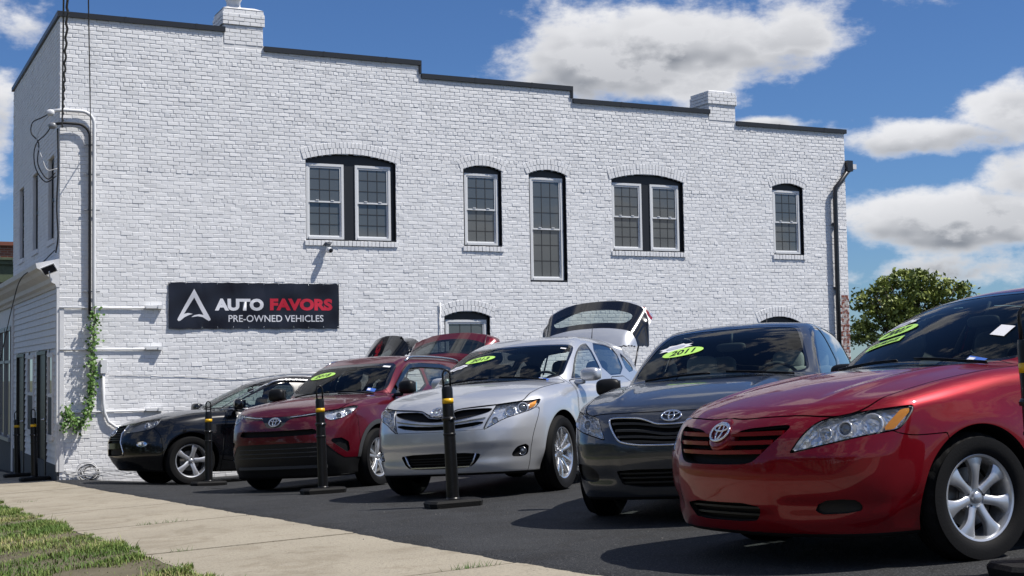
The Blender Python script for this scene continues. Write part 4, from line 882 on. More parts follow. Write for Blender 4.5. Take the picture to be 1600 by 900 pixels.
def rav4():
    c = rav4_spec()
    d = dict(ws=[(-.3, 1.14, 1), (.3, 1.14), (.55, 1.15), (.685, 1.175), (.70, 1.23), (.65, 1.38), (.59, 1.525), (.45, 1.543), (-.3, 1.55, 1)],
             sw=[[(-.55, 1.125, 1), (-1.54, 1.14), (-1.57, 1.53), (-1.25, 1.515), (-1.05, 1.43), (-.80, 1.29)], [(-1.62, 1.142), (-2.38, 1.155), (-2.52, 1.46), (-2.2, 1.525), (-1.64, 1.533)], [(-2.56, 1.17), (-3.05, 1.23), (-2.95, 1.38), (-2.62, 1.46)]], trim=.035,
             hl=[(.744, .641, .826), (.75, .53, .915), (.694, .55, .942), (.592, .707, .956), (.428, .789, .994), (.349, .822, .983, 1), (.485, .818, .917), (.599, .777, .86), (.68, .718, .835)],
             cuts=dict(mask=([(-.2, .764, 1), (.06, .768), (.128, .789), (.166, .855), (.262, .872), (.515, .890), (.565, .90), (.565, .935), (.498, .932), (.235, .898), (-.2, .90, 1)], 0), slot=([(-.2, .659, 1), (.351, .668), (.50, .672), (.555, .69), (.498, .745), (.434, .735), (-.2, .731, 1)], 0),
                       fog=([(.65, .613), (.81, .625), (.822, .425), (.745, .523)], 0), chin=([(-.2, .582, 1), (.50, .58), (.62, .572), (.69, .49), (.76, .415), (.79, .385), (1.1, .385, 1), (1.1, -.1, 1), (-.2, -.1, 1)], 0)),
             hatch=(-3.30, 1.60, math.radians(96)), rear_glass=[(-.3, 1.14, 1), (.46, 1.15), (.52, 1.2), (.47, 1.36), (.3, 1.38), (-.3, 1.385, 1)], rear_frame=[(-.3, 1.10, 1), (.52, 1.11), (.62, 1.16), (.56, 1.40), (.4, 1.42), (-.3, 1.43, 1)], tail=[(.62, .98), (.62, 1.06), (.80, 1.08), (.80, 1.0)], tail2=[(.66, .95), (.66, 1.12), (.92, 1.14), (.92, .97)],
             hood=[(1.2, -.4, 1), (.90, 0), (.875, .235), (.80, .45), (.72, .575), (.62, .70), (.45, .745), (.2, .755), (-.1, .765), (-.4, .765), (-.50, .75), (-.48, .66), (-.30, .4), (-.27, 0), (-.27, -.4, 1)], hood_z=.905, hood_z1=1.18,
             bumper=[(1.3, 1.02, 1), (.60, .94), (.45, .90), (.40, .82), (.415, .62), (.42, .40), (.42, 0, 1), (1.3, 0, 1)], bpillar=-1.60, handle_z=1.0, bowls=[(.64, .72, .885, .032, 'proj'), (.52, .785, .915, .036, 'bowl')],
             wheel=(.36, .235, .225, 'split', 'alloy', .785), mirror=(-.60, 1.20, .865, (.15, .22, .17), 'plastic', 'plastic'), seat_z=.62, dash=(-.60, 1.09), clad=.458, clad_z=.30, rails=((.56, .60), 'satin'), rear_tint='dark_glass', handle_mat='maroon_paint')
    car = make_suv('maroon_suv', c, (-2.43, 16.95, 1.1485), 'maroon_paint', d, z_off=0)
    car.part('chin', 'lower_bumper', MAT['plastic'], off=-.004); g = empty('grille', car.root); car.part('mask', 'grille_band', MAT['gloss_black'], off=-.002, parent=g); car.recess('slot', 'grille_opening', MAT['black'], .05, parent=g); car.recess('fog', 'bumper_pocket', MAT['plastic'], .03, sides=True, d=(-.8, -.4, 0))
    for sd in (1, -1):
        yy = np.linspace(.20, .52, 8); P = fx(car.F, yy, .884+.03*((yy-.2)/.32)**1.5, .006); P[:, 1] *= sd; mb = MB(); mb.tube(P, .008, 6); mb.build('chrome_strip', MAT['chrome'], g, smooth=True)
        # bright daytime strip under the lamp edge
    car.emblem(0, .832, .075, .054, MAT['chrome'], g, .012)
    for z, yb, hh in ((.52, .56, .006), (.47, .58, .006), (.42, .60, .006), (.30, .62, .022)): car.bar('lower_slat', MAT['plastic_grey'], np.linspace(-yb, yb, 21), np.full(21, z), hh, -.02, .006, car.root)
    for sd in (1, -1):     # rain guards over the side windows
        xs = np.linspace(-.72, -2.45, 26); zs = np.interp(-xs, [.72, .80, 1.05, 1.25, 1.57, 2.2, 2.45], [1.225, 1.28, 1.42, 1.505, 1.522, 1.515, 1.47]); P = fy(car.F, xs, zs-.02, .012); P[:, 1] *= sd; N = np.tile([0, sd, .25], (26, 1)); car.strip('rain_guard', MAT['gloss_black'], P, N, .035, .01)
    return car
def rx():
    c = rx_spec()
    d = dict(ws=[(-.3, 1.14, 1), (.3, 1.14), (.55, 1.15), (.715, 1.175), (.715, 1.24), (.665, 1.42), (.60, 1.54), (.5, 1.555), (.25, 1.567), (-.3, 1.57, 1)],
             sw=[[(-.56, 1.15, 1), (-1.68, 1.17), (-1.72, 1.585), (-1.45, 1.56), (-1.25, 1.49), (-.90, 1.33)], [(-1.76, 1.172), (-2.48, 1.19), (-2.62, 1.50), (-2.3, 1.58), (-1.78, 1.59)], [(-2.66, 1.21), (-3.15, 1.30), (-2.95, 1.43), (-2.72, 1.50)]], trim=.02, trim_mat='gloss_black',
             hl=[(.84, .38, .79, 1), (.73, .345, .91), (.57, .46, .97), (.39, .68, .992, 1), (.49, .77, .88), (.60, .70, .83), (.77, .53, .79)],
             cuts=dict(grille=([(-.2, .45, 1), (.40, .455), (.415, .51), (.345, .65), (.30, .78), (.265, .905), (-.2, .90, 1)], 0), fog=([(.62, .60), (.64, .655), (.72, .665), (.76, .62), (.72, .575)], 0)),
             hatch=(-3.12, 1.575, math.radians(96)), rear_glass=[(-.3, 1.14, 1), (.48, 1.15), (.54, 1.2), (.47, 1.36), (.3, 1.38), (-.3, 1.385, 1)], rear_frame=[(-.3, 1.10, 1), (.52, 1.11), (.62, 1.16), (.55, 1.40), (.4, 1.42), (-.3, 1.43, 1)], tail=[(.66, 1.0), (.66, 1.04), (.80, 1.05), (.80, 1.01)], tail2=[(.68, .95), (.68, 1.10), (.92, 1.14), (.92, .98)],
             hood=[(1.2, -.4, 1), (.90, 0), (.85, .20), (.76, .33), (.60, .45), (.42, .62), (.30, .72), (.1, .75), (-.2, .77), (-.45, .775), (-.56, .76), (-.54, .68), (-.36, .4), (-.32, 0), (-.32, -.4, 1)], hood_z=.87, hood_z1=1.19,
             bumper=[(1.3, .98, 1), (.60, .90), (.50, .82), (.44, .72), (.43, .50), (.43, 0, 1), (1.3, 0, 1)], bpillar=-1.72, handle_z=1.0, bowls=[(.62, .62, .90, .042, 'proj'), (.50, .70, .93, .036, 'bowl')],
             wheel=(.37, .245, .235, 'five', 'alloy', .795), mirror=(-.68, 1.20, .875, (.15, .23, .17), 'gloss_black', 'gloss_black'), seat_z=.62, dash=(-.68, 1.09), rails=((.58, .62), 'satin'), rear_tint='dark_glass', lamp_mat='lamp_grey', tail_mat='gloss_black')
    car = make_suv('black_suv', c, (-5.243, 21.02, math.radians(31)), 'black_paint', d)
    g = car.recess('grille', 'grille', MAT['black'], .05)[0]
    for k, z in enumerate((.86, .825, .79, .755, .72, .69)):
        yb = np.interp(z, [.69, .905], [.325, .27]); car.bar('grille_slat', MAT['dark_metal'], np.linspace(-yb, yb, 15), np.full(15, z), .007, -.045, -.008, g)
    car.bar('bumper_bar', MAT['gloss_black'], np.linspace(-.36, .36, 15), np.full(15, .60), .055, -.05, -.004, g)
    for sd in (1, -1):
        pts = [(.265, .905), (.30, .78), (.345, .65), (.412, .51), (.40, .458)]; P = fx(car.F, [p[0] for p in pts], [p[1] for p in pts], .004); P[:, 1] *= sd; mb = MB(); mb.tube(P, .010, 6); mb.build('chrome_edge', MAT['chrome'], g, smooth=True)
        xs = np.linspace(-.50, -3.1, 20); P = fy(car.F, xs, np.interp(-xs, [.5, .7, 3.1], [1.125, 1.135, 1.20]), .004); P[:, 1] *= sd; mb = MB(); mb.tube(P, .008, 6); mb.build('belt_moulding', MAT['satin'], car.root, smooth=True)
        zz = [(-.56, 1.165), (-.90, 1.355), (-1.25, 1.515), (-1.45, 1.585), (-1.72, 1.605), (-2.3, 1.60), (-2.62, 1.525)]; P = fy(car.F, [q[0] for q in zz], [q[1] for q in zz], .003); P[:, 1] *= sd; mb = MB(); mb.tube(P, .007, 6); mb.build('window_moulding', MAT['satin'], car.root, smooth=True)
    car.emblem(0, .79, .075, .055, MAT['chrome'], g, .012, 'oval')
    fl = car.recess('fog', 'fog_lamp', MAT['chrome'], .02, sides=True, d=(-.8, -.4, 0))
    for i, sd in enumerate((1, -1)): fog_lamp(car, fl[i], .69, .62, .028, sd, 'chrome')
    return car
# ---------------------------------------------------------------- surface materials
def paint_brick(key, col, dirt, bump=.35):
    m = mat(key, col, .62, spec=.35); N, L = nodes(m); b = N['Principled BSDF']; tc = N.new('ShaderNodeTexCoord')
    n = N.new('ShaderNodeTexNoise'); n.inputs['Scale'].default_value = 3.2; n.inputs['Detail'].default_value = 9; n.inputs['Roughness'].default_value = .65; L.new(tc.outputs['Object'], n.inputs['Vector'])
    r = N.new('ShaderNodeValToRGB'); r.color_ramp.elements[0].position = .32; r.color_ramp.elements[0].color = (*[c*(1-dirt) for c in col], 1); r.color_ramp.elements[1].position = .62; r.color_ramp.elements[1].color = (*col, 1); L.new(n.outputs['Fac'], r.inputs[0])
    n2 = N.new('ShaderNodeTexNoise'); n2.inputs['Scale'].default_value = 38; n2.inputs['Detail'].default_value = 5; L.new(tc.outputs['Object'], n2.inputs['Vector'])
    r2 = N.new('ShaderNodeValToRGB'); r2.color_ramp.elements[0].position = .26; r2.color_ramp.elements[0].color = (.72, .70, .68, 1); r2.color_ramp.elements[1].position = .36; r2.color_ramp.elements[1].color = (1, 1, 1, 1); L.new(n2.outputs['Fac'], r2.inputs[0])
    x = N.new('ShaderNodeMix'); x.data_type = 'RGBA'; x.blend_type = 'MULTIPLY'; x.inputs['Factor'].default_value = .8; L.new(r.outputs[0], x.inputs['A']); L.new(r2.outputs[0], x.inputs['B']); L.new(x.outputs['Result'], b.inputs['Base Color'])
    n3 = N.new('ShaderNodeTexNoise'); n3.inputs['Scale'].default_value = 55; n3.inputs['Detail'].default_value = 6; n3.inputs['Roughness'].default_value = .6; L.new(tc.outputs['Object'], n3.inputs['Vector'])
    k = N.new('ShaderNodeBump'); k.inputs['Strength'].default_value = bump; k.inputs['Distance'].default_value = .0035; L.new(n3.outputs['Fac'], k.inputs['Height']); L.new(k.outputs[0], b.inputs['Normal']); return m
paint_brick('white_brick', (.90, .903, .91), .10); paint_brick('white_mortar', (.85, .85, .855), .25)
mat('wood_white', (.74, .745, .755), .55, bump=.15, bscale=25, var=.06, vscale=5); mat('pvc_white', (.78, .79, .80), .4); mat('frame_black', (.013, .015, .019), .45, bump=.1, bscale=60)
mat('coping', (.020, .022, .026), .4, spec=.5); mat('downspout', (.014, .014, .016), .35, coat=.3); mat('cable', (.012, .012, .013), .6); mat('cable_white', (.66, .66, .66), .5); mat('galv', (.30, .31, .32), .45, .5)
mat('plinth', (.045, .05, .058), .7, var=.2); mat('door_black', (.010, .011, .012), .4); mat('screen', (.028, .03, .032), .6); mat('interior', (.03, .032, .034), .9); mat('blind', (.36, .37, .36), .8)
mat('banner', (.010, .011, .020), .33, spec=.5); mat('banner_white', (.74, .75, .80), .4); mat('banner_red', (.58, .018, .045), .4)
mat('panel_blue', (.010, .013, .025), .12, coat=1.); mat('bollard', (.006, .006, .0065), .35, spec=.4, bump=.08, bscale=30); mat('yellow', (.85, .48, .01), .35); mat('rubber_base', (.009, .009, .009), .7, spec=.25, bump=.3, bscale=60)
mat('fence_black', (.010, .010, .011), .5); mat('leaf_vine', (.10, .20, .035), .5, var=.3, vscale=30); mat('bark', (.10, .075, .055), .9, bump=.5, bscale=20)
def window_glass():
    m = bpy.data.materials.new('window_glass'); m.use_nodes = True; N, L = nodes(m); b = N['Principled BSDF']; b.inputs['Base Color'].default_value = (.105, .115, .118, 1); b.inputs['Roughness'].default_value = .015; b.inputs['Specular IOR Level'].default_value = .3; b.inputs['Coat Weight'].default_value = 1; b.inputs['Coat Roughness'].default_value = .0
    tc = N.new('ShaderNodeTexCoord'); n = N.new('ShaderNodeTexNoise'); n.inputs['Scale'].default_value = 1.6; n.inputs['Detail'].default_value = 1; L.new(tc.outputs['Object'], n.inputs['Vector']); k = N.new('ShaderNodeBump'); k.inputs['Strength'].default_value = .05; k.inputs['Distance'].default_value = .02; L.new(n.outputs['Fac'], k.inputs['Height']); L.new(k.outputs[0], b.inputs['Normal']); L.new(k.outputs[0], b.inputs['Coat Normal']); MAT['window_glass'] = m
window_glass()
def bare_brick():
    m = mat('bare_brick', (.24, .075, .045), .85); N, L = nodes(m); b = N['Principled BSDF']; tc = N.new('ShaderNodeTexCoord'); n = N.new('ShaderNodeTexNoise'); n.inputs['Scale'].default_value = 11; n.inputs['Detail'].default_value = 8; L.new(tc.outputs['Object'], n.inputs['Vector'])
    r = N.new('ShaderNodeValToRGB'); r.color_ramp.elements[0].position = .45; r.color_ramp.elements[0].color = (.22, .065, .04, 1); r.color_ramp.elements[1].position = .56; r.color_ramp.elements[1].color = (.52, .48, .45, 1); L.new(n.outputs['Fac'], r.inputs[0]); L.new(r.outputs[0], b.inputs['Base Color'])
bare_brick()
# ---------------------------------------------------------------- white brick corner building; local x along the side wall, y along the street front, z up
TH = math.radians(26.3); BC = np.array([-7.516, 22.6]); ZO = HC
bld = empty('brick_building', None, (BC[0], BC[1], 0)); bld.rotation_euler = (0, 0, TH)
tag(bld, 'two-storey white painted brick corner building with stepped black coping', 'building')
CO = .0695; BL = .198; ULEN = 16.65; ZB = -1.0
steps = [(0, 2.77, 7.69), (2.77, 3.50, 7.42), (3.50, 6.51, 7.40), (6.51, 9.77, 7.155), (9.77, 13.05, 6.915), (13.05, 13.75, 6.72), (13.75, 16.65, 6.71)]
wins = [dict(u=(4.26, 6.0), z=(3.95, 5.42), rise=.125, n=2, sill=True), dict(u=(7.385, 8.19), z=(3.915, 5.385), rise=.085, n=1, sill=True), dict(u=(8.79, 9.61), z=(3.26, 5.37), rise=.085, n=1, sill=False),
        dict(u=(10.66, 12.37), z=(3.895, 5.345), rise=.125, n=2, sill=True), dict(u=(14.65, 15.46), z=(3.90, 5.36), rise=.085, n=1, sill=True), dict(u=(6.95, 7.90), z=(1.15, 2.57), rise=.10, n=1, sill=True), dict(u=(14.25, 15.26), z=(1.0, 2.46), rise=.11, n=1, sill=True)]
def top_at(u):
    for a, b, z in steps:
        if a <= u <= b: return z
    return 6.7
def arc(w, u, extra=0.):
    """height of the arch over u (extra: offset outwards), nan beyond"""
    a = (w['u'][1]-w['u'][0])/2; r = w['rise']; R = (a*a+r*r)/(2*r); uc = sum(w['u'])/2; zc = w['z'][1]+r-R; q = (R+extra)**2-(u-uc)**2
    return zc+math.sqrt(q) if q > 0 else float('nan')
def arc_half(w, z, extra):
    a = (w['u'][1]-w['u'][0])/2; r = w['rise']; R = (a*a+r*r)/(2*r); zc = w['z'][1]+r-R; q = (R+extra)**2-(z-zc)**2
    return min(math.sqrt(q), a+.10) if q > 0 and z > zc else 0.
def holes(z0, z1, bricks):
    """u intervals taken by openings (and their arches and sills) in a course"""
    zm = (z0+z1)/2; H = []
    for w in wins:
        u0, u1 = w['u']; s0 = w['z'][0]; s1 = w['z'][1]; uc = (u0+u1)/2
        lo = s0-(.105 if w['sill'] and bricks else 0)
        if lo < zm <= s0: H.append((u0-.03, u1+.03))
        elif s0 < zm <= s1-.02: H.append((u0, u1))
        elif zm > s1-.02:
            hlf = arc_half(w, zm, .215 if bricks else 0.)
            if not bricks: hlf = min(hlf, (u1-u0)/2)
            if hlf > 0: H.append((uc-hlf, uc+hlf))
    return sorted(H)
def spans(a, b, H):
    out = []; p = a
    for (x, y) in H:
        if y <= p or x >= b: continue
        if x > p: out.append((p, x))
        p = max(p, y)
    if p < b: out.append((p, b))
    return out
def brick_verts(u0, u1, z0, z1, dep, bv, jit, tilt):
    """one brick: front quad with worn edges and four sides; the wall plane is y = 0, out is -y"""
    j = lambda s: random.uniform(-s, s)
    o = -dep
    f = [(u0+bv+j(jit), o+tilt[0], z0+bv+j(jit)), (u1-bv+j(jit), o+tilt[1], z0+bv+j(jit)), (u1-bv+j(jit), o+tilt[2], z1-bv+j(jit)), (u0+bv+j(jit), o+tilt[3], z1-bv+j(jit))]
    e = [(u0, o+.0045, z0), (u1, o+.0045, z0), (u1, o+.0045, z1), (u0, o+.0045, z1)]
    k = [(u0, .004, z0), (u1, .004, z0), (u1, .004, z1), (u0, .004, z1)]
    return f+e+k
BF = [(0, 1, 2, 3)]+[(i+4, (i+1) % 4+4, (i+1) % 4, i) for i in range(4)]+[(i+8, (i+1) % 4+8, (i+1) % 4+4, i+4) for i in range(4)]
steps_all = steps
def lay_wall(length, z0, top, holes_fn, seed, off=0.):
    random.seed(seed); B = []
    n = int((8.1-z0)/CO)+1
    for c in range(n):
        za = z0+c*CO; zb = za+CO; hi_ = min(1, max(0, (za-4.3)/2.)); g = .0062+.0048*hi_; header = (c % 7 == 3); L = BL/2 if header else BL; sh = (0 if c % 2 else .5)*BL if not header else (.25*BL)
        xs = []; u = -sh
        while u < length: xs.append((u, u+L)); u += L
        H = holes_fn(za, zb)
        for (a, b) in xs:
            a = max(a, 0); b = min(b, length)
            if b-a < .03: continue
            for (p, q) in spans(a, b, H):
                if q-p < .025: continue
                for sx in [st[1] for st in steps_all]:
                    if p < sx < q and zb > min(top(sx-.02), top(sx+.02))-.02: p, q = (p, sx-.012) if top(sx-.02) > top(sx+.02) else (sx+.012, q)
                if q-p < .025 or zb > top((p+q)/2)-.02: continue
                jg = lambda: g/2*random.choice((.35, .8, 1., 1., 1.3)); wb = .006*math.sin(.9*p+1.7*za)+.004*math.sin(2.6*p+3.1*za+1)
                B.append((p+(jg() if p > 0 else 0), q-(jg() if q < length else 0), za+jg()+wb+random.uniform(-.002, .002), zb-jg()+wb+random.uniform(-.002, .002)))
    return B
def bricks_mesh(name, B, m, parent, dep=(.0032, .0066), place=None):
    V = []; F = []; n = 0
    for (a, b, c, d) in B:
        dp = random.uniform(*dep)+(.0025 if c > 5 else 0)+(random.random() < .05)*.004; t = random.gauss(0, .0011); s = random.gauss(0, .0008); V += brick_verts(a, b, c, d, dp, .005, .003, (t+s, -t+s, -t-s, t-s)); F += [tuple(i+n for i in f) for f in BF]; n += 12
    V = np.array(V)
    if place is not None: V = place(V)
    return mesh(name, V, F, m, parent, smooth=False)
side = lay_wall(ULEN, ZB, lambda u: top_at(u)-.03, lambda a, b: holes(a, b, True), 3)
side = [b for b in side if not (b[2] < .05 and b[0] > 3)]                       # nothing to lay below the ground
wall = empty('side_wall', bld)
near = sorted(range(len(side)), key=lambda i: (side[i][0]*1.0+abs((side[i][2]+side[i][3])/2-2.6)*.55))[:300]
nset = set(near); bare = [b for b in side if b[0] > 16.27 and b[3] < 3.08]
rest = [b for i, b in enumerate(side) if i not in nset and not (b[0] > 16.27 and b[3] < 3.08)]
tag(bricks_mesh('bricks', rest, MAT['white_brick'], wall), kind='stuff')
for b in bare: bricks_mesh('bare_brick', [b], MAT['bare_brick'], wall)
random.seed(5); shapes = {}
for i in near:      # the bricks nearest the camera, one object each, meshes shared by size
    a, b, c, d = side[i]; key = (round((b-a)*200), random.randrange(5))
    if key not in shapes:
        o = bricks_mesh('brick', [(0, b-a, 0, d-c)], MAT['white_brick'], wall); shapes[key] = o.data
    else: o = bpy.data.objects.new('brick', shapes[key]); link(o, wall)
    o.location = (a, random.uniform(-.001, .001), c)
# mortar plane with the openings left out, in fine strips
V = []; F = []
def strip_rows(length, z0, z1, step, holes_fn, top, place):
    global V, F
    z = z0
    while z < z1:
        for (a, b) in spans(0, length, holes_fn(z, z+step)):
            q = a
            while q < b-1e-6:
                e = min([b]+[s[1] for s in steps if q < s[1]-1e-6]); t = min(z+step, top((q+e)/2)-.005)
                if t > z:
                    n = len(V); V += [place(q, z), place(e, z), place(e, t), place(q, t)]; F.append((n, n+1, n+2, n+3))
                q = e
        z += step
strip_rows(ULEN, ZB, 7.7, .0695/3, lambda a, b: holes(a, b, False), top_at, lambda u, z: (u, 0., z))
mesh('mortar', V, F, MAT['white_mortar'], wall, smooth=False)
# arches and sills, brick by brick
for w in wins:
    u0, u1 = w['u']; a = (u1-u0)/2; r = w['rise']; R = (a*a+r*r)/(2*r); uc = (u0+u1)/2; zc = w['z'][1]+r-R
    for ring in range(2):
        ra = R+.004+ring*.108; rb = ra+.102; th0 = math.asin(min(1, (a+.045)/R)); n = max(6, int(2*th0*ra/.073))
        for k in range(n):
            ta = -th0+2*th0*k/n+.004/ra; tb = -th0+2*th0*(k+1)/n-.004/ra; dp = random.uniform(.008, .015); V = []
            P = [(ta, ra), (tb, ra), (tb, rb), (ta, rb)]
            for (t, rr) in [(ta+.0035/ra, ra+.004), (tb-.0035/ra, ra+.004), (tb-.0035/ra, rb-.004), (ta+.0035/ra, rb-.004)]: V.append((uc+rr*math.sin(t)+random.uniform(-.002, .002), -dp, zc+rr*math.cos(t)+random.uniform(-.002, .002)))
            for (t, rr) in P: V.append((uc+rr*math.sin(t), -dp+.0045, zc+rr*math.cos(t)))
            for (t, rr) in P: V.append((uc+rr*math.sin(t), .004, zc+rr*math.cos(t)))
            mesh('arch_brick', V, BF, MAT['white_brick'], wall, smooth=False)
    if w['sill']:
        n = int((u1-u0+.06)/.073); L = (u1-u0+.06)/n; V0 = w['z'][0]
        for k in range(n):
            q = u0-.03+k*L; mb = MB(); dp = random.uniform(.028, .036)
            mb.add(brick_verts(q+.004, q+L-.004, V0-.10, V0-.006+random.uniform(-.003, .003), dp, .004, .002, (0, 0, 0, 0)), BF); mb.build('sill_brick', MAT['white_brick'], wall)
# coping
def coping(name, parts, parent=bld):
    mb = MB()
    for (a, b) in parts: mb.box(a, b)
    return mb.build(name, MAT['coping'], parent)
prev = None
for i, (a, b, z) in enumerate(steps):
    if i in (1, 5): continue
    e = b+(.03 if i < 6 else .05); s = a-(.045 if i == 0 else 0)
    if i == 3: s = a+.032
    if i == 4: s = a+.032
    cp = coping('coping', [((s, -.045, z-.085), (e, .30, z+.006))])
    q = s+1.1
    while q < e-.3: coping('lapped_seam', [((q, -.0485, z-.088), (q+.035, .303, z+.0095))], cp); q += 1.22
for (u, z0, z1) in ((6.51, 7.155, 7.312), (9.77, 6.915, 7.068)): coping('coping', [((u-.012, -.042, z0+.008), (u+.03, .28, z1))])
coping('coping', [((-.045, .302, 7.61), (.25, 6.75, 7.692))])
# roof and hidden faces so the block is solid
mb = MB(); mb.box((.06, .06, 6.1), (16.55, 6.6, 6.3)); mb.build('roof', MAT['plinth'], bld)
mb = MB(); mb.box((16.5, .05, ZB), (16.64, 6.65, 6.65)); mb.build('rear_wall', MAT['white_brick'], bld)
mb = MB(); mb.box((.31, 6.6, ZB), (16.49, 6.69, 6.6)); mb.build('party_wall', MAT['white_brick'], bld)
# chimneys
def chimney(u0, u1, zt, zb):
    ch = empty('chimney', bld); B = []; random.seed(int(u0*10)); ncap = 4
    z = zb; c = 0
    def face(W, fn, cap):
        return fn
    rows = int(round((zt-zb)/CO))
    for c in range(rows):
        za = zb+c*CO; cap = 1 if c >= rows-ncap else 0; gdp = .028 if c >= rows-ncap and c < rows-1 else (.012 if cap else 0.)
        for (ax, L0, L1) in (('x', u0-gdp, u1+gdp), ('y', 0-gdp, .62+gdp)):
            p = L0-(BL/2 if (c+(ax == 'y')) % 2 else 0)
            while p < L1-.01:
                a = max(p, L0); b = min(p+BL, L1); p += BL
                if b-a < .03: continue
                vs = np.array(brick_verts(a+.004, b-.004, za+.0045, za+CO-.0045, random.uniform(.006, .012), .004, .002, (0, 0, 0, 0)))
                if ax == 'x': B.append(vs+np.array([0, -gdp, 0]))
                else: B.append(np.c_[u0-gdp+vs[:, 1], (.62-vs[:, 0])+.0, vs[:, 2]])
    V = np.concatenate(B); F = [tuple(i+12*k for i in f) for k in range(len(B)) for f in BF]
    for k in range(len(B)): mesh('chimney_brick', B[k], BF, MAT['white_brick'], ch, smooth=False)
    mb = MB(); mb.box((u0+.001, .001, zb), (u1-.001, .62, zt-.002)); mb.box((u0-.022, -.022, zt-ncap*CO+.006), (u1+.022, .64, zt-CO)); mb.build('chimney_core', MAT['white_mortar'], ch)
    mb = MB(); g = .012; V = [(u0-g, -g, zt-.004), (u1+g, -g, zt-.004), (u1+g, .62+g, zt-.004), (u0-g, .62+g, zt-.004), (u0+.10, .12, zt+.055), (u1-.12, .12, zt+.06), (u1-.12, .5, zt+.06), (u0+.10, .5, zt+.055)]; mb.add(V, [(4, 5, 6, 7)]+[(i, (i+1) % 4, (i+1) % 4+4, i+4) for i in range(4)]); mb.build('mortar_cap', MAT['white_mortar'], ch)
    return ch
c1 = chimney(2.78, 3.49, 8.05, 7.40); chimney(13.06, 13.74, 7.31, 6.70)
mb = MB(); M = np.eye(4); M[:3, 3] = (3.02, .25, 8.05)
mb.lathe([(.15, -.02), (.15, .07), (.125, .09), (.12, .16), (.15, .22), (.17, .30), (.15, .38), (.08, .40), (0, .40)], 24, M=M, axis='z'); mb.build('chimney_pot', MAT['pvc_white'], c1, smooth=True)
M2 = np.array([[1, 0, 0, 3.08], [0, 0, 1, .10], [0, 1, 0, 8.27], [0, 0, 0, 1.]]); mb = MB(); mb.lathe([(.0, .05), (.09, .05)], 20, M=M2); mb.lathe([(.09, .0), (.10, .0), (.10, .06), (.09, .06), (.09, .0)], 20, M=M2); mb.build('flue_opening', MAT['black'], c1)
# ---------------------------------------------------------------- sash windows
REC = .10
def sash(parent, u0, u1, z0, z1, y, muntin=True, split=.5, clutter=0):
    """white double-hung window: frame, two sashes, panes, muntin bars"""
    W = empty('sash_window', parent); fr = .045; m = MAT['pvc_white']
    for (a, b) in (((u0, y, z0), (u0+fr, y+.06, z1)), ((u1-fr, y, z0), (u1, y+.06, z1)), ((u0+fr, y, z1-fr), (u1-fr, y+.06, z1)), ((u0+fr, y-.012, z0), (u1-fr, y+.06, z0+fr))):
        mb = MB(); mb.box(a, b); mb.build('frame', m, W)
    zm = z0+(z1-z0)*split
    for k, (a, b, yy) in enumerate(((z0+fr, zm+.018, y+.03), (zm-.018, z1-fr, y+.012))):
        s = empty('sash', W); t = .028; ua, ub = u0+fr+.001, u1-fr-.001
        mb = MB(); mb.box((ua, yy, a), (ua+t, yy+.03, b)); mb.box((ub-t, yy, a), (ub, yy+.03, b)); mb.box((ua+t, yy, b-t-.006), (ub-t, yy+.03, b)); mb.box((ua+t, yy, a), (ub-t, yy+.03, a+t)); mb.build('rail', m, s)
        mb = MB(); mb.box((ua+t-.002, yy+.014, a+t-.002), (ub-t+.002, yy+.018, b-t+.002)); mb.build('pane', MAT['window_glass'], s)
        if muntin:
            mb = MB()
            for i in (1, 2):
                q = ua+t+(ub-ua-2*t)*i/3; mb.box((q-.0065, yy+.010, a+t), (q+.0065, yy+.0135, b-t)); q = a+t+(b-a-2*t)*i/3; mb.box((ua+t, yy+.0095, q-.0065), (ub-t, yy+.0130, q+.0065))
            mb.build('muntin', MAT['screen'], s)
    for q in ((.3, .7) if (u1-u0) > .5 else ()):
        mb = MB(); mb.box((u0+(u1-u0)*q-.03, y+.002, zm+.015), (u0+(u1-u0)*q+.03, y+.02, zm+.03)); mb.build('latch', m, W)
    return W
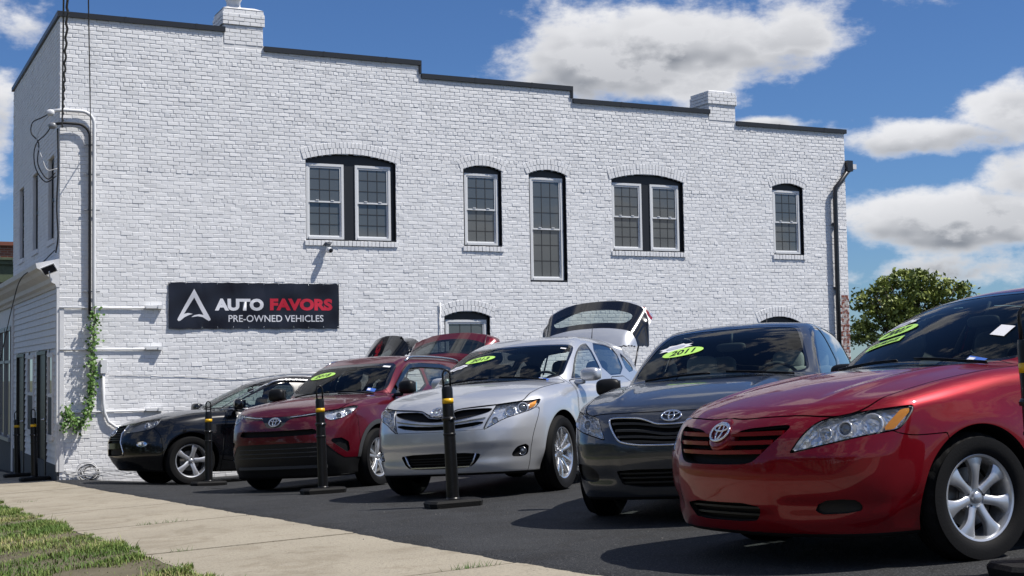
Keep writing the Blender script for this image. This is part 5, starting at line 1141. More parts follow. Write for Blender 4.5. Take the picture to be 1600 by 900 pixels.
def surround(w, idx):
    u0, u1 = w['u']; z0, z1 = w['z']; W = empty('window', bld); n = 14; m = MAT['frame_black']
    # arched head panel
    us = np.linspace(u0, u1, n); V = []; F = []
    for u in us:
        za = arc(w, float(u)) ; V += [(u, REC-.03, z1-.06), (u, REC-.03, za), (u, REC+.04, za)]
    for i in range(n-1): F += [(3*i, 3*i+3, 3*i+4, 3*i+1), (3*i+1, 3*i+4, 3*i+5, 3*i+2)]
    mesh('arched_head', V, F, m, W, smooth=False)
    # painted reveal of the brick opening
    V = []; F = []
    path = [(u0, z0), (u0, z1)]+[(float(u), arc(w, float(u))) for u in us[1:-1]]+[(u1, z1), (u1, z0)]
    for (u, z) in path: V += [(u, -.0015, z), (u, REC+.1, z)]
    F = [(2*i, 2*i+1, 2*i+3, 2*i+2) for i in range(len(path)-1)]; mesh('reveal', V, F, m, W, smooth=False)
    mb = MB(); mb.box((u0, -.004, z0-.012), (u1, REC+.05, z0+.022)); mb.build('sill_board', m, W)
    fz1 = z1-.06; sd = .035 if w['n'] == 2 else .05
    if w['n'] == 2:
        mw = .215 if idx == 0 else .20; uc = (u0+u1)/2
        mb = MB(); mb.box((uc-mw/2-.02, REC-.028, z0+.022), (uc+mw/2-.02, REC+.05, fz1)); mb.build('mullion', m, W)
        cells = [(u0+sd-.015, uc-mw/2-.02), (uc+mw/2-.02, u1-sd-.045)]
    else: cells = [(u0+sd-.01, u1-sd)]
    mb = MB(); mb.box((u0, REC-.026, z0+.022), (cells[0][0], REC+.05, fz1)); mb.build('jamb', m, W); mb = MB(); mb.box((cells[-1][1], REC-.026, z0+.022), (u1, REC+.05, fz1)); mb.build('jamb', m, W)
    for (a, b) in cells:
        sash(W, a+.002, b-.002, z0+.024, fz1-.002, REC-.05)
    mb = MB(); mb.box((u0, REC+.11, z0), (u1, REC+.13, z1)); mb.build('backing', MAT['interior'], W)
for i, w in enumerate(wins): surround(w, i)
# ---------------------------------------------------------------- street front (plane x = 0, facing -x)
def pf(s, z, out=0.): return (-out, s, z)
FW = [(.60, 1.38), (2.72, 3.50), (4.85, 5.62)]
def fholes(a, b):
    zm = (a+b)/2; H = []
    R_ = sorted((6.7-q, 6.7-p) for p, q in FW)
    if 3.92 < zm < 5.38: H = R_
    elif 3.84 < zm <= 3.92: H = [(p-.04, q+.04) for p, q in R_]
    return H
steps_all = []
front = lay_wall(6.7, 3.35, lambda u: 7.66, fholes, 11)
fr = empty('front_wall', bld)
tag(bricks_mesh('bricks', front, MAT['white_brick'], fr, place=lambda V: np.c_[V[:, 1], 6.7-V[:, 0], V[:, 2]][:, [0, 1, 2]]*np.array([1, 1, 1])), kind='stuff')
V = []; F = []
steps_keep = steps; steps = [(0, 6.7, 7.66)]
FW2 = [(6.7-q, 6.7-p) for p, q in FW]
strip_rows(6.7, 3.2, 7.66, .07, lambda a, b: FW if 3.92 < (a+b)/2 < 5.38 else [], lambda u: 7.66, lambda u, z: (0., u, z))
steps = steps_keep
mesh('mortar', V, [f[::-1] for f in F], MAT['white_mortar'], fr, smooth=False)
for (p, q) in FW:
    W = empty('window', bld); mb = MB(); mb.box((-.035, p-.05, 3.84), (.10, q+.05, 3.918)); mb.build('stone_sill', MAT['white_brick'], W)
    for (a, b) in (((-.0, p, 3.92), (.16, p+.012, 5.38)), ((-.0, q-.012, 3.92), (.16, q, 5.38)), ((-.0, p, 5.368), (.16, q, 5.38))): mb = MB(); mb.box(a, b); mb.build('reveal', MAT['white_brick'], W)
    mb = MB(); mb.box((.055, p, 3.92), (.095, p+.07, 5.38)); mb.box((.055, q-.07, 3.92), (.095, q, 5.38)); mb.box((.055, p, 4.62), (.095, q, 4.68)); mb.box((.055, p, 5.30), (.095, q, 5.38)); mb.build('frame', MAT['frame_black'], W)
    mb = MB(); mb.box((.066, p, 3.92), (.071, q, 5.38)); mb.build('pane', MAT['window_glass'], W)
mb = MB(); mb.box((.02, 6.61, 3.3), (.3, 6.695, 7.6)); mb.build('end_wall', MAT['white_brick'], bld)
# cornice over the shopfront: a moulded profile run along the street
SH = 15.
prof = [(0, 3.05), (.05, 3.05), (.07, 3.10), (.13, 3.13), (.15, 3.20), (.26, 3.27), (.30, 3.33), (.36, 3.36), (.38, 3.44), (.02, 3.52), (0, 3.52)]
V = [pf(-.02, z, o) for o, z in prof]+[pf(SH, z, o) for o, z in prof]; n = len(prof)
mesh('cornice', V, [(i, i+1, i+1+n, i+n) for i in range(n-1)]+[tuple(range(n))[::-1]], MAT['wood_white'], bld, smooth=False)
# clapboards, cut round the doors and small windows
DOORS = [(1.42, 2.46), (4.52, 5.62)]; SW_ = [(.55, 1.08), (3.08, 3.86)]; base = lambda s: float(gz(BC[0]-math.sin(TH)*s, BC[1]+math.cos(TH)*s))
sid = empty('siding', bld); z = .10; PH = .115
while z < 3.0:
    H = [(a-.06, b+.06) for a, b in DOORS] if z < 1.95 else []
    if 0.52 < z < 1.95: H += [(a-.05, b+.05) for a, b in SW_]
    for (a, b) in spans(.10, 6.35, sorted(H)):
        if b-a < .03: continue
        mb = MB(); mb.add([pf(a, z-.01, .030), pf(b, z-.01, .030), pf(b, z+PH, .010), pf(a, z+PH, .010), pf(a, z-.01, .008), pf(b, z-.01, .008)], [(0, 3, 2, 1), (0, 1, 5, 4)]); mb.build('plank', MAT['wood_white'], sid)
    z += PH
mb = MB(); mb.box((.0, 0.02, ZB), (.12, SH, 3.06)); mb.build('shopfront_wall', MAT['wood_white'], bld)
mb = MB(); mb.box((-.045, -.012, .0), (.0, .10, 3.05)); mb.box((.0, -.026, .0), (.07, -.0125, 2.72)); mb.build('corner_board', MAT['wood_white'], bld)
mb = MB(); mb.box((-.034, .0, -.6), (.004, 6.35, .10)); mb.build('plinth', MAT['plinth'], bld)
mb = MB(); mb.box((-.05, 6.35, -.6), (.0, 6.60, 3.05)); mb.build('corner_board', MAT['wood_white'], bld)
for (a, b) in DOORS:
    D_ = empty('door', bld); zt = 1.96; zb = base(a)+.02
    mb = MB(); mb.box((-.006, a, zb), (.001, b, zt)); mb.build('door_leaf', MAT['door_black'], D_)
    for (p, q) in (((-.05, a-.06, zb), (.0, a, zt+.06)), ((-.05, b, zb), (.0, b+.06, zt+.06)), ((-.05, a, zt), (.0, b, zt+.06))): mb = MB(); mb.box(p, q); mb.build('door_frame', MAT['door_black'], D_)
    mb = MB(); M = np.eye(4); M[:3, 3] = (-.05, a+.12, zb+1.0); M[:3, :3] = [[0, 1, 0], [1, 0, 0], [0, 0, 1]]; mb.lathe([(0, .03), (.028, .02), (.03, 0), (.012, -.01), (.012, -.05)], 14, M=M); mb.build('door_knob', MAT['satin'], D_, smooth=True)
for (a, b) in SW_:
    W = empty('window', bld)
    for (p, q) in (((-.05, a-.05, .50), (.0, a, 1.98)), ((-.05, b, .50), (.0, b+.05, 1.98)), ((-.05, a, 1.90), (.0, b, 1.98)), ((-.06, a, .48), (.0, b, .58)), ((-.045, a, 1.22), (.0, b, 1.28))): mb = MB(); mb.box(p, q); mb.build('frame', MAT['wood_white'], W)
    mb = MB(); mb.box((-.025, a, 1.28), (-.015, b, 1.90)); mb.build('pane', MAT['window_glass'], W); mb = MB(); mb.box((-.035, a, .58), (-.03, b, 1.22)); mb.build('insect_screen', MAT['screen'], W)
# glazed shopfront further along
sf = empty('shopfront', bld)
for k, s in enumerate(np.arange(6.62, SH-1, 1.15)):
    mb = MB(); mb.box((-.02, s+.05, .35), (-.008, s+1.10, 2.55)); mb.build('pane', MAT['window_glass'], sf)
    mb = MB(); mb.box((-.07, s, .28), (.0, s+.06, 2.62)); mb.build('mullion', MAT['galv'], sf)
mb = MB(); mb.box((-.06, 6.62, 2.55), (-.001, SH, 2.64)); mb.build('head_rail', MAT['galv'], sf); mb = MB(); mb.box((-.06, 6.62, 1.86), (-.0012, SH, 1.92)); mb.build('transom', MAT['galv'], sf); mb = MB(); mb.box((-.10, 6.62, .22), (-.0014, SH, .30)); mb.build('sill', MAT['galv'], sf)
mb = MB(); mb.box((-.05, 6.62, -1.), (-.0016, SH, .215)); mb.build('stall_riser', MAT['dark_stone'] if 'dark_stone' in MAT else MAT['plinth'], sf)
# ---------------------------------------------------------------- fittings on the wall (building coordinates -> world)
def B2W(u, v, z): c, s = math.cos(TH), math.sin(TH); return np.array([BC[0]+u*c-v*s, BC[1]+u*s+v*c, z])
def on_wall(name, u, z, v=0.):
    o = empty(name, None, tuple(B2W(u, v, z))); o.rotation_euler = (0, 0, TH); return o
# banner: sagging vinyl with lettering
def banner():
    U0, U1, Z0, Z1 = 1.79, 4.86, 2.35, 3.155; w = U1-U0; h = Z1-Z0
    root = on_wall('banner', U0, Z0); tag(root, 'black vinyl banner reading AUTO FAVORS PRE-OWNED VEHICLES on the white wall', 'banner')
    nx, nz = 120, 32; rr = np.random.default_rng(3)
    tops = np.linspace(0, 1, 12)
    def depth(u, z):
        s = u/w; t = z/h
        q = .016+.006*np.sin(s*23+t*5)+.005*np.sin(s*11-t*9+1)
        for k in tops:   # creases fan out from the eyelets
            q = q+.007*np.exp(-(((s-k)-(1-t)*.05*np.sin(k*40))/(.010+.022*(1-t)))**2)*np.exp(-(1-t)*2.2)*np.cos(k*17)+.006*np.exp(-(((s-k)+t*.06*np.cos(k*31))/(.010+.022*t))**2)*np.exp(-t*2.2)
        return q
    uu, zz = np.meshgrid(np.linspace(0, w, nx), np.linspace(0, h, nz), indexing='ij')
    edge = .004*np.sin(uu/w*math.pi*22)*((zz < .01)*1.-(zz > h-.01)*1.)
    V = np.c_[uu.ravel(), -.012-depth(uu, zz).ravel(), (zz+edge).ravel()]; F = [(i*nz+j, (i+1)*nz+j, (i+1)*nz+j+1, i*nz+j+1) for i in range(nx-1) for j in range(nz-1)]
    mesh('vinyl', V, F, MAT['banner'], root)
    def art(name, V2, F2, m, u, z):
        V2 = np.asarray(V2, float); P = np.c_[V2[:, 0]+u, np.zeros(len(V2)), V2[:, 1]+z]; P[:, 1] = -.0155-depth(P[:, 0], P[:, 2]); return mesh(name, P, F2, m, root)
    k = w/1325.
    for (txt, m, a, b, za, zb, bold) in (('AUTO', 'banner_white', 462, 838, 318, 226, .055), ('FAVORS', 'banner_red', 888, 1388, 324, 232, .055), ('PRE-OWNED VEHICLES', 'banner_white', 566, 1314, 408, 356, .008)):
        V2, F2 = text_patch(txt, (za-zb)*k, (b-a)*k, bold); cy = h-((za+zb)/2-97-.018*((a+b)/2-120))*k; art('lettering', V2, F2, MAT[m], ((a+b)/2-118)*k, cy)
    # arrow-head mark
    px = lambda x, y: ((x-118)*k, h-(y-97-.018*(x-120))*k)
    def poly(pts):
        P = [px(*p) for p in pts]; n = len(P)
        V2 = [tuple(p) for p in P]; F2 = [tuple(t) for t in tessellate_polygon([[Vector((p[0], p[1], 0)) for p in P]])]
        for _ in range(3):
            nf = []; mid = {}
            def md(i, j):
                kk = (min(i, j), max(i, j))
                if kk not in mid: mid[kk] = len(V2); V2.append(((V2[i][0]+V2[j][0])/2, (V2[i][1]+V2[j][1])/2))
                return mid[kk]
            for (i, j, l) in F2: x, y, z = md(i, j), md(j, l), md(l, i); nf += [(i, x, z), (x, j, y), (z, y, l), (x, y, z)]
            F2 = nf
        art('arrow_mark', V2, F2, MAT['banner_white'], 0, 0)
    poly([(307, 148), (325, 186), (232, 335), (262, 328), (298, 336), (268, 344), (235, 360), (205, 384), (190, 388), (182, 378), (186, 366)])
    poly([(307, 148), (428, 372), (430, 384), (418, 391), (404, 384), (372, 362), (335, 354), (286, 360), (310, 345), (345, 339), (378, 346), (307, 212), (297, 178)])
    for i in range(12):
        for (u, z) in ((w*i/11*.985+.02, .022), (w*i/11*.985+.02, h-.022)):
            mb = MB(); mb.ring((u, -.034, z), (1, 0, 0), (0, 0, 1), .008, .008, .003, 12, 6); mb.build('eyelet', MAT['satin'], root, smooth=True)
banner()
# conduits and weatherheads by the corner
def pipe(name, label, pts, r, m, cat='conduit', extra=None):
    P = np.array([B2W(*p) for p in pts]); o = P[-1]; mb = MB(); mb.tube(P-o, r, 12); root = mb.build(name, MAT[m], None, smooth=True); root.location = tuple(o); tag(root, label, cat); return root
def elbow(u, v, z, r, n=8, a0=0, a1=90): return [(u-r+r*math.cos(math.radians(t)), v, z+r*math.sin(math.radians(t))) for t in np.linspace(a0, a1, n)]
wc = pipe('service_conduit', 'white service conduit with a top elbow by the building corner', [(-.13, -.09, 5.98), (.05, -.09, 6.01)]+elbow(.545, -.08, 5.80, .21)[::-1]+[(.545, -.07, 4.8), (.545, -.07, 3.2), (.545, -.06, 1.25)], .030, 'pvc_white')
bc = pipe('service_conduit', 'black service conduit with weatherhead left of the white one', [(-.10, -.10, 5.76), (.05, -.10, 5.79)]+elbow(.475, -.09, 5.58, .21)[::-1]+[(.475, -.075, 4.8), (.475, -.075, 3.9), (.475, -.07, 3.0), (.475, -.06, 2.6)], .024, 'cable')
def head(parent, u, v, z, m):
    P = B2W(u, v, z)-np.array(parent.location); mb = MB(); mb.rbox(P, (.13, .11, .11), 2.5, 8); mb.build('weatherhead', MAT[m], parent, smooth=True)
head(wc, -.16, -.09, 5.95, 'pvc_white'); head(bc, -.13, -.10, 5.73, 'galv')
for z in (5.45, 4.95, 4.35, 2.98):
    P = B2W(.51, -.06, z)-np.array(wc.location); c, s = math.cos(TH), math.sin(TH); mb = MB(); mb.tube([P-np.array([c, s, 0])*.13, P+np.array([c, s, 0])*.13], .012, 6); mb.build('pipe_strap', MAT['galv'], wc)
for k, (z, l) in enumerate(((2.71, 'upper'), (2.01, 'middle'), (.97, 'lower'))):
    r = pipe('wall_conduit', '%s of the three white horizontal conduits left of the banner' % l, [(.0, -.03, z), (1.40, -.03, z)], .014, 'pvc_white')
    P = B2W(1.53, -.055, z+.012)-np.array(r.location); M = np.eye(4); M[:3, :3] = [[math.cos(TH), -math.sin(TH), 0], [math.sin(TH), math.cos(TH), 0], [0, 0, 1]]; M[:3, 3] = P
    mb = MB(); mb.box((-.13, -.035, -.022), (.13, .04, .022), M); mb.box((.07, -.05, -.03), (.15, .045, .03), M); mb.build('lamp_housing', MAT['pvc_white'], r)
jb = pipe('junction_conduit', 'white conduit with junction box bending away near the black SUV bonnet', [(.70, -.05, 1.62), (.70, -.05, 1.1), (.72, -.05, .95), (.78, -.05, .80), (.90, -.05, .71), (1.15, -.05, .69)], .026, 'pvc_white')
M = np.eye(4); M[:3, :3] = [[math.cos(TH), -math.sin(TH), 0], [math.sin(TH), math.cos(TH), 0], [0, 0, 1]]; M[:3, 3] = B2W(.70, -.05, 1.72)-np.array(jb.location); mb = MB(); mb.box((-.05, -.045, -.11), (.05, .04, .11), M); mb.build('junction_box', MAT['pvc_white'], jb)
# overhead service wires running to a pole behind the camera's left
def cam_point(px, py, depth):      # where a line of sight meets a given distance
    d = _f+_R*((px-800)/2130)+_U*((450-py)/2130); d = d*(depth/d.y); return np.array([d.x, d.y, d.z+HC])
wires = [((.02, -.12, 5.75), (103, -330, 9.), .011, 'thick straight black service wire at the building corner'), ((.02, -.13, 5.7), (119, -330, 9.), .014, 'twisted black service cable beside the straight corner wire'), ((.49, -.10, 5.45), (133, -330, 9.), .008, 'thin black wire right of the corner cables')]
for k, (a, e, r, lab) in enumerate(wires):
    A = B2W(*a); E = cam_point(*e); t = np.linspace(0, 1, 60)[:, None]; P = A+(E-A)*t; P[:, 2] -= (4*t*(1-t)*.12)[:, 0]
    if k == 1: P[:, 0] += .012*np.sin(t[:, 0]*120); P[:, 2] += .012*np.cos(t[:, 0]*120)
    mb = MB(); mb.tube(P-A, r, 6); o = mb.build('service_wire', MAT['cable'], None, smooth=True); o.location = tuple(A); tag(o, lab, 'wire')
def catmull(K, n):
    Q = np.concatenate([[2*K[0]-K[1]], K, [2*K[-1]-K[-2]]]); q = np.linspace(0, len(K)-1-1e-6, n); i = q.astype(int); t = (q-i)[:, None]; a, b, c, d = Q[i], Q[i+1], Q[i+2], Q[i+3]
    return .5*(2*b+(c-a)*t+(2*a-5*b+4*c-d)*t*t+(3*b-a-3*c+d)*t**3)
def wire(name, label, pts, r, m='cable', cat='cable', n=40):
    K = np.array([B2W(*p) for p in pts]); t = np.arange(len(K)); q = np.linspace(0, len(K)-1, n); P = catmull(K, n); mb = MB(); mb.tube(P-P[0], r, 6); o = mb.build(name, MAT[m], None, smooth=True); o.location = tuple(P[0]); tag(o, label, cat); return o
wire('drip_cable', 'black cable looping out of the upper white weatherhead', [(-.18, -.10, 5.93), (-.30, -.05, 5.86), (-.42, .1, 5.80), (-.44, .1, 5.62), (-.33, .05, 5.45), (-.34, .05, 5.1), (-.2, -.02, 4.85), (-.08, -.06, 4.95)], .010)
wire('drip_cable', 'black cable looping out of the lower grey weatherhead', [(-.16, -.10, 5.70), (-.24, -.05, 5.58), (-.36, .05, 5.45), (-.40, .08, 5.25), (-.36, .08, 5.0), (-.22, .0, 4.80), (-.06, -.05, 4.9)], .010)
wire('drip_cable', 'innermost thin cable loop below the two weatherheads', [(-.15, -.09, 5.93), (-.26, .0, 5.80), (-.36, .05, 5.5), (-.28, .0, 5.2), (-.20, -.03, 5.0), (-.05, -.07, 5.02)], .007, 'cable_white')
wire('corner_cable', 'black cable running down the corner from the wires to the cornice', [(-.04, -.05, 5.7), (-.03, -.04, 5.0), (-.05, -.03, 4.4), (-.03, -.04, 3.9), (-.06, .0, 3.62)], .014)
wire('sagging_cable', 'thin black cable drooping from the corner across the shopfront cornice', [(-.08, .0, 3.66), (-.25, .6, 3.45), (-.42, 1.6, 3.3), (-.45, 2.6, 2.9), (-.40, 4.4, 2.3), (-.30, 6.2, 1.9)], .009)
wire('wall_cable', 'thin white cable stapled along the wall above the black SUV', [(.8, -.014, 1.58), (2.2, -.016, 1.53), (3.0, -.014, 1.47), (4.0, -.016, 1.56), (5.4, -.014, 1.5), (6.7, -.014, 1.52)], .0035, 'cable_white')
# coil of white cable at the foot of the wall
coil = empty('cable_coil', None, tuple(B2W(.42, -.16, float(gz(*B2W(.42, -.16, 0)[:2])))) ); tag(coil, 'loose coil of white cable at the foot of the corner', 'cable')
rr = np.random.default_rng(4)
for k in range(7):
    t = np.linspace(0, 2*math.pi, 30); R0 = .10+.07*rr.random(); c0 = np.array([rr.uniform(-.06, .06), rr.uniform(-.03, .05), .13+rr.uniform(-.02, .05)]); tl = rr.uniform(-.3, .3)
    P = np.stack([c0[0]+R0*np.cos(t)+tl*.05*np.sin(2*t), c0[1]+.05*np.sin(t)*tl-.0*t, c0[2]+R0*.85*np.sin(t)], 1); mb = MB(); mb.tube(P, .008, 6, closed=True); mb.build('cable_loop', MAT['cable_white'] if k % 3 else MAT['cable'], coil, smooth=True)
for k in range(5):
    x = np.linspace(-.4, 1.2, 20); P = np.stack([x, .03*np.sin(x*5+k)-.02, .10+.05*np.sin(x*4+k*1.7)+.012*k], 1); mb = MB(); mb.tube(P, .006, 6); mb.build('cable_end', MAT['cable_white'], coil, smooth=True)
# solar floodlight on the cornice end, camera on the wall
sp = on_wall('solar_light', -.18, 3.34, -.10); tag(sp, 'small solar panel light tilted on the end of the cornice', 'lamp')
Rm = Matrix.Rotation(math.radians(38), 4, 'X')@Matrix.Rotation(math.radians(-28), 4, 'Y'); Rm = np.array(Rm)
mb = MB(); mb.box((-.115, -.012, -.085), (.115, .012, .085), Rm); mb.build('panel_frame', MAT['pvc_white'], sp); mb = MB(); mb.box((-.10, -.016, -.07), (.10, -.0125, .07), Rm); mb.build('solar_panel', MAT['panel_blue'], sp); mb = MB(); mb.tube([(0, .01, -.03), (.02, .06, -.12), (.05, .09, -.2)], .012, 8); mb.build('bracket', MAT['pvc_white'], sp)
scam = on_wall('security_camera', 4.64, 3.73); tag(scam, 'small white security camera with solar panel under the left double window', 'camera')
mb = MB(); mb.rbox((0, -.14, .03), (.10, .16, .10), 3, 8); mb.build('camera_body', MAT['pvc_white'], scam, smooth=True); mb = MB(); M = np.eye(4); M[:3, 3] = (.015, -.215, .02); M[:3, 1] = (0, -1, 0); mb.lathe([(0, .012), (.03, .008), (.04, 0), (.042, -.03)], 18, M=M); mb.build('camera_lens', MAT['gloss_black'], scam, smooth=True)
mb = MB(); mb.tube([(0, -.002, .05), (0, -.09, .05)], .02, 8); mb.build('camera_arm', MAT['pvc_white'], scam); mb = MB(); mb.box((-.075, -.20, .105), (.06, -.06, .115), np.array(Matrix.Rotation(math.radians(-18), 4, 'X'))); mb.build('solar_panel', MAT['panel_blue'], scam)
# downspout
ds = pipe('downspout', 'black downspout at the right end of the white wall', [(16.74, -.02, 5.80), (16.62, -.06, 5.72), (16.42, -.10, 5.52), (16.28, -.10, 5.38), (16.27, -.10, 5.1), (16.27, -.09, 3.0), (16.27, -.09, .6)], .052, 'downspout')
for z in (4.6, 3.2): P = B2W(16.27, -.05, z)-np.array(ds.location); mb = MB(); mb.box(P-np.array([.06, .06, .02]), P+np.array([.06, .05, .02])); mb.build('pipe_strap', MAT['downspout'], ds)
gb = on_wall('gutter_head', 16.74, 5.80); tag(gb, 'black rain head with a white gutter end at the top of the downspout', 'gutter')
mb = MB(); mb.box((-.09, -.10, -.02), (.06, .08, .22)); mb.build('rain_head', MAT['downspout'], gb); mb = MB(); mb.box((.065, -.06, .04), (.19, .5, .15)); mb.build('gutter_end', MAT['pvc_white'], gb)
pj = pipe('vent_pipe', 'thin white pipe left of the low arched window', [(6.86, -.03, 2.83), (6.86, -.03, 1.2)], .011, 'pvc_white')
# climbing plant on the conduit
def vine():
    root = on_wall('climbing_vine', .35, .55); tag(root, 'green climbing vine hanging on the white conduit by the corner', 'plant'); r = np.random.default_rng(9)
    K = [(.20, 2.70), (.19, 2.45), (.16, 2.1), (.15, 1.8), (.17, 1.5), (.13, 1.2), (.07, .95), (-.05, .78), (-.18, .85), (-.24, 1.0), (-.28, .75)]
    t = np.arange(len(K)); q = np.linspace(0, len(K)-1, 60); P = np.c_[spl([(i, k[0]) for i, k in enumerate(K)])(q), -.13+.03*np.sin(q*3), spl([(i, k[1]-.55) for i, k in enumerate(K)])(q)]
    mb = MB(); mb.tube(P, .006, 5); mb.build('stem', MAT['bark'], root, smooth=True)
    def leaf(c, n, u, s):
        v = np.cross(n, u); pts = [(0, -.5), (.38, -.28), (.5, .1), (.22, .3), (0, .62), (-.22, .3), (-.5, .1), (-.38, -.28)]; V = [c+s*(a*u+b*v)+n*s*.12*(abs(a)) for a, b in pts]; V.append(c+s*.05*v); return V
    L = []
    for k in range(680):
        i = int(r.integers(0, 60)); big = 1.3 if 3 < i < 18 else 1.
        c = P[i]+np.array([r.normal(0, .042*big), r.normal(-.02, .045), r.normal(-.02, .06)]); n = np.array([r.normal(0, .5), -1+r.normal(0, .4), .5+r.normal(0, .5)]); n /= np.linalg.norm(n); u = np.cross(n, [0, 0, 1.]); u /= np.linalg.norm(u); a = r.uniform(-.8, .8); u = u*math.cos(a)+np.cross(n, u)*math.sin(a); L.append(leaf(c, n, u, r.uniform(.028, .062)))
    FL = [(i, (i+1) % 8, 8) for i in range(8)]
    big = sorted(range(len(L)), key=lambda k: L[k][0][1])
    for k in big[:180]: mesh('leaf', L[k], FL, MAT['leaf_vine'], root, smooth=False)
    V = np.concatenate([L[k] for k in big[180:]]); tag(mesh('leaves', V, [tuple(i+9*k for i in f) for k in range(len(big)-180) for f in FL], MAT['leaf_vine'], root, smooth=False), kind='stuff')
vine()
# ---------------------------------------------------------------- ground, lot, sidewalk, verge
def ground_mat(key, c0, c1, speck, sp_scale, bump, bscale, rough=.85, big=.9, stain=None, thr=(.60, .74), bd=.006):
    m = mat(key, c0, rough, spec=.35); N, L = nodes(m); b = N['Principled BSDF']; tc = N.new('ShaderNodeTexCoord')
    n = N.new('ShaderNodeTexNoise'); n.inputs['Scale'].default_value = big; n.inputs['Detail'].default_value = 10; n.inputs['Roughness'].default_value = .65; L.new(tc.outputs['Object'], n.inputs['Vector'])
    r = N.new('ShaderNodeValToRGB'); r.color_ramp.elements[0].position = .35; r.color_ramp.elements[0].color = (*c0, 1); r.color_ramp.elements[1].position = .65; r.color_ramp.elements[1].color = (*c1, 1); L.new(n.outputs['Fac'], r.inputs[0])
    v = N.new('ShaderNodeTexNoise'); v.inputs['Scale'].default_value = sp_scale; v.inputs['Detail'].default_value = 3; v.inputs['Roughness'].default_value = .7; L.new(tc.outputs['Object'], v.inputs['Vector'])
    r2 = N.new('ShaderNodeValToRGB'); r2.color_ramp.elements[0].position = thr[0]; r2.color_ramp.elements[0].color = (0, 0, 0, 1); r2.color_ramp.elements[1].position = thr[1]; r2.color_ramp.elements[1].color = (1, 1, 1, 1); L.new(v.outputs['Fac'], r2.inputs[0])
    x = N.new('ShaderNodeMix'); x.data_type = 'RGBA'; L.new(r2.outputs[0], x.inputs['Factor']); L.new(r.outputs[0], x.inputs['A']); x.inputs['B'].default_value = (*speck, 1); col = x.outputs['Result']
    if stain:
        s = N.new('ShaderNodeTexNoise'); s.inputs['Scale'].default_value = 2.2; s.inputs['Detail'].default_value = 8; s.inputs['Distortion'].default_value = 1.2; L.new(tc.outputs['Object'], s.inputs['Vector']); r3 = N.new('ShaderNodeValToRGB'); r3.color_ramp.elements[0].position = .36; r3.color_ramp.elements[0].color = (.62, .58, .52, 1); r3.color_ramp.elements[1].position = .48; r3.color_ramp.elements[1].color = (1, 1, 1, 1); L.new(s.outputs['Fac'], r3.inputs[0])
        y = N.new('ShaderNodeMix'); y.data_type = 'RGBA'; y.blend_type = 'MULTIPLY'; y.inputs['Factor'].default_value = stain; L.new(col, y.inputs['A']); L.new(r3.outputs[0], y.inputs['B']); col = y.outputs['Result']
    L.new(col, b.inputs['Base Color'])
    q = N.new('ShaderNodeTexNoise'); q.inputs['Scale'].default_value = bscale; q.inputs['Detail'].default_value = 4; L.new(tc.outputs['Object'], q.inputs['Vector']); k = N.new('ShaderNodeBump'); k.inputs['Strength'].default_value = bump; k.inputs['Distance'].default_value = bd; L.new(q.outputs['Fac'], k.inputs['Height']); L.new(k.outputs[0], b.inputs['Normal']); return m
ground_mat('asphalt', (.019, .020, .022), (.034, .0355, .038), (.105, .105, .105), 62, 1., 75, big=.55, thr=(.53, .72), bd=.014, stain=.55)
ground_mat('concrete', (.33, .290, .220), (.39, .345, .265), (.21, .185, .145), 48, .8, 70, stain=.45, thr=(.52, .72))
ground_mat('soil', (.10, .085, .05), (.17, .145, .09), (.26, .24, .20), 50, .8, 40)
ground_mat('land', (.06, .07, .035), (.11, .11, .06), (.10, .10, .07), 3, .2, 4, big=.05)
def AS(a, s): return EO[0]+ED[0]*a+EN[0]*s, EO[1]+ED[1]*a+EN[1]*s
def sheet(name, A, S, dz, m, parent=None, lip=0., kind='structure'):
    """grid over along/side coordinates of the street edge, laid on the slope"""
    A2, S2 = (A, S) if np.ndim(A) == 2 else np.meshgrid(A, S, indexing='ij'); X, Y = AS(A2, S2); Z = gz(X, Y)+dz; na, ns = A2.shape
    V = np.stack([X, Y, Z], -1).reshape(-1, 3); F = [(i*ns+j, i*ns+j+1, (i+1)*ns+j+1, (i+1)*ns+j) for i in range(na-1) for j in range(ns-1)]
    o = mesh(name, V, F, m, parent)
    if kind: o['kind'] = kind
    return o
xs = np.array([-900, -300, -120, -60, -35]+list(np.arange(-24, 25, 2.))+[35, 60, 120, 300, 900.]); ys = np.array([-600, -200, -80, -30, -15]+list(np.arange(-8, 45, 2.))+[60, 90, 150, 300, 900.])
XX, YY = np.meshgrid(xs, ys, indexing='ij'); V = np.stack([XX, YY, gz(XX, YY)-.10], -1).reshape(-1, 3); nn = len(ys)
tag(mesh('ground', V, [(i*nn+j, (i+1)*nn+j, (i+1)*nn+j+1, i*nn+j+1) for i in range(len(xs)-1) for j in range(nn-1)], MAT['land']), kind='structure')
